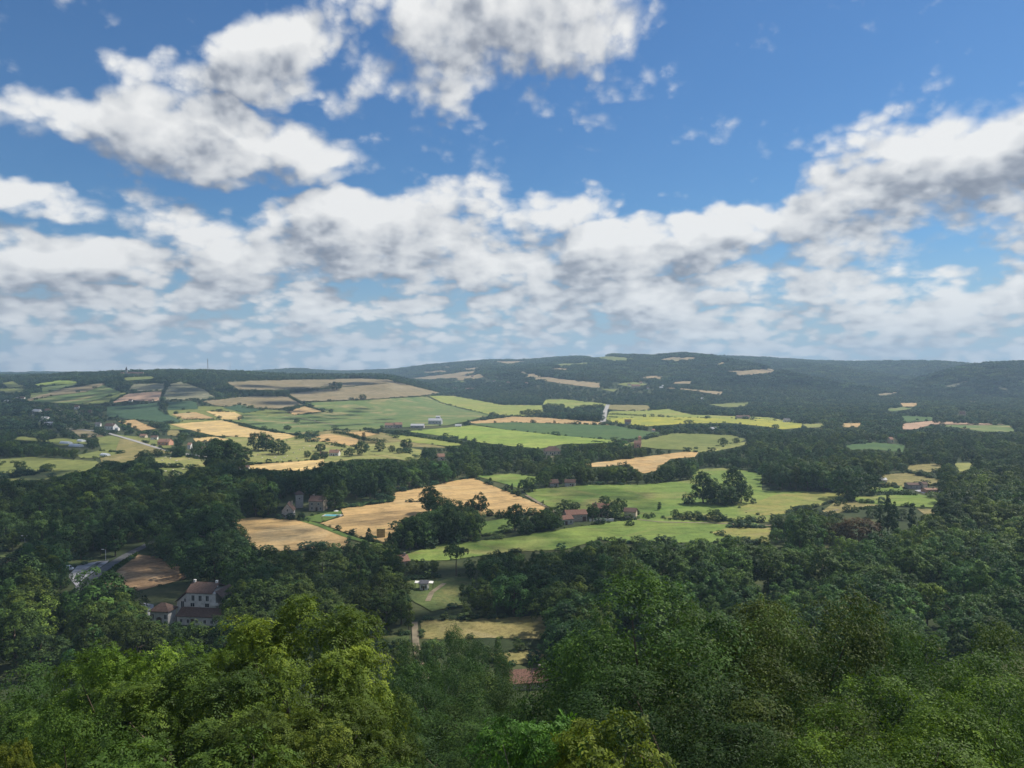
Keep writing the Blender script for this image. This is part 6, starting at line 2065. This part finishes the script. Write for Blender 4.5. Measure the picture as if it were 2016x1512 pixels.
COWS = [cow_mesh('cow', True), cow_mesh('cow', False)]
_rc = np.random.default_rng(12)
HERDS = [
    ('in the pasture by the white house', [(507, 897), (516, 903), (530, 906), (541, 903), (552, 907), (560, 903), (566, 899), (578, 893), (590, 887), (598, 884), (610, 880), (585, 904), (617, 888), (652, 879), (545, 898), (524, 910)]),
    ('in the pasture under the dry field', [(319, 908), (335, 904), (348, 909), (334, 914), (372, 905), (326, 902)]),
    ('in the shaded pasture', [(325, 930), (341, 927), (360, 925), (352, 935)]),
    ('on the patchy meadow', [(612, 826), (620, 829), (590, 836), (605, 838), (558, 838)]),
]
for place, pts in HERDS:
    for i, (x, y) in enumerate(sorted(pts)):
        k = int(_rc.integers(2))
        o = link('cow', COWS[k], loc=gp(x, y))
        o.rotation_euler = (0, 0, _rc.uniform(0, 6.28))
        which = 'leftmost' if i == 0 else 'rightmost' if i == len(pts) - 1 else ORD[i] + ' from left'
        tag(o, f'{which} of the pale cows {place}', 'cow', 'pale cows ' + place)

# ------------------------------------------------------------------ clouds overhead that shade parts of the valley, and the air
_bpy_ico = None


def puff():
    import bmesh
    bm = bmesh.new()
    bmesh.ops.create_icosphere(bm, subdivisions=1, radius=1.0)
    v = np.array([x.co[:] for x in bm.verts])
    f = np.array([[q.index for q in p.verts] for p in bm.faces])
    bm.free()
    return v, f


PV, PF = puff()


def overhead_cloud(poly, cover, alt, label, seed, rad=(5.0, 10.0)):
    if cover < 0.5 and alt < 1500:
        rad = (2.0, 3.4)
    """a cumulus high above, standing between the sun and the ground outline given by picture points"""
    rng = np.random.default_rng(seed)
    g = ground([p[0] for p in poly], [p[1] for p in poly])[:, :2]
    lo, hi = g.min(0), g.max(0)
    area_box = np.prod(hi - lo)
    rm = (rad[0] + rad[1]) / 2
    n = int(-math.log(1 - cover) * area_box / (PI * rm * rm))
    p = rng.uniform(lo, hi, (n, 2))
    w = 22.0
    wobx = np.sin(p[:, 1] / 31.0) * w + np.sin(p[:, 1] / 12.0 + 2) * w * 0.5
    woby = np.sin(p[:, 0] / 27.0) * w + np.sin(p[:, 0] / 11.0 + 1) * w * 0.5
    ok = inside(p[:, 0] + wobx, p[:, 1] + woby, [tuple(q) for q in g])
    thin = 0.5 + 0.5 * np.sin(p[:, 0] / 38.0 + 1.3 * np.sin(p[:, 1] / 45.0))
    ok &= rng.random(n) < (0.62 + 0.38 * thin if cover > 0.4 else 0.8 + 0.2 * thin)
    p = p[ok]
    n = len(p)
    h = alt + rng.uniform(-40, 90, n)
    off = h / SUNV.z
    c = np.stack([p[:, 0] + SUNV.x * off, p[:, 1] + SUNV.y * off, h], 1)
    r = rng.uniform(rad[0], rad[1], n)
    org = c.mean(0)
    v = (PV[None] * r[:, None, None] * np.array([1, 1, 0.8]) + (c - org)[:, None, :]).reshape(-1, 3)
    f = (PF[None] + (np.arange(n) * len(PV))[:, None, None]).reshape(-1, 3)
    o = link('cloud', mesh_np('cloud', v, f, M['cloud'], smooth=True), loc=org)
    tag(o, label, 'cloud', None, 'stuff')


SHADE = [
    ([(-700, 925), (150, 934), (300, 925), (420, 936), (600, 945), (740, 960), (700, 985), (600, 1012), (445, 1022), (445, 1075), (520, 1095), (690, 1090), (800, 1120), (900, 1150), (1010, 1160), (1080, 1205), (900, 1220), (600, 1240), (100, 1250), (-700, 1260)],
     0.70, 950, 'wide cumulus cloud high above the near wood and manor house'),
    ([(445, 1022), (600, 1012), (760, 1012), (1010, 1008), (1060, 1016), (1000, 1060), (820, 1090), (690, 1092), (520, 1094), (445, 1070)], 0.36, 950, 'thin cloud edge high above the wheat fields'),
    ([(800, 1120), (900, 1110), (1080, 1110), (1120, 1160), (1200, 1230), (1100, 1330), (700, 1330), (760, 1200)], 0.60, 950, 'cloud patch high above the small cottage'),
    ([(1000, 962), (1090, 955), (1200, 952), (1290, 985), (1240, 1012), (1150, 1010), (1060, 1000)], 0.42, 1100, 'small cloud high above the wheat corner and green meadow'),
    ([(780, 1085), (1000, 1050), (1150, 1032), (1190, 1060), (1110, 1090), (880, 1112), (780, 1112)], 0.45, 1000, 'cloud shred high above the lower end of the green meadow'),
    ([(-300, 752), (330, 752), (330, 800), (210, 820), (200, 850), (130, 900), (60, 912), (-300, 915)], 0.50, 2600, 'cloud high above the hillside village'),
    ([(330, 752), (760, 752), (860, 775), (640, 800), (400, 806), (330, 790)], 0.30, 3000, 'thin cloud high above the fallow slopes'),
    ([(470, 815), (700, 800), (760, 812), (780, 832), (660, 846), (480, 835)], 0.25, 2000, 'wispy cloud high above the patchy meadow'),
    ([(1340, 735), (1700, 740), (2300, 735), (2300, 790), (1900, 790), (1700, 775), (1500, 765), (1340, 750)], 0.40, 6500, 'broad cloud high above the far hills'),
]
for i, (poly, cov, alt, lab) in enumerate(SHADE):
    overhead_cloud(poly, cov, alt, lab, 500 + i, (6.0, 11.0) if alt < 1200 else (12.0, 20.0) if alt < 3000 else (30.0, 50.0))


def haze():
    m = bpy.data.materials.new('air')
    m.use_nodes = True
    t = NT(m.node_tree)
    t.n.remove(t.n['Principled BSDF'])
    v = t.node('ShaderNodeVolumePrincipled')
    v.inputs['Color'].default_value = (0.54, 0.77, 1.0, 1)
    v.inputs['Density'].default_value = HAZE
    v.inputs['Anisotropy'].default_value = 0.1
    t.l.new(v.outputs[0], t.n['Material Output'].inputs['Volume'])
    o = MB().box(-14900, 14900, -1000, 8700, -3, 300).build('haze', m)
    tag(o, kind='stuff')
    o['label'] = 'thin bluish air between the viewpoint and the far hills'


HAZE = 1.1e-4
haze()
print('all done', len(bpy.data.objects))
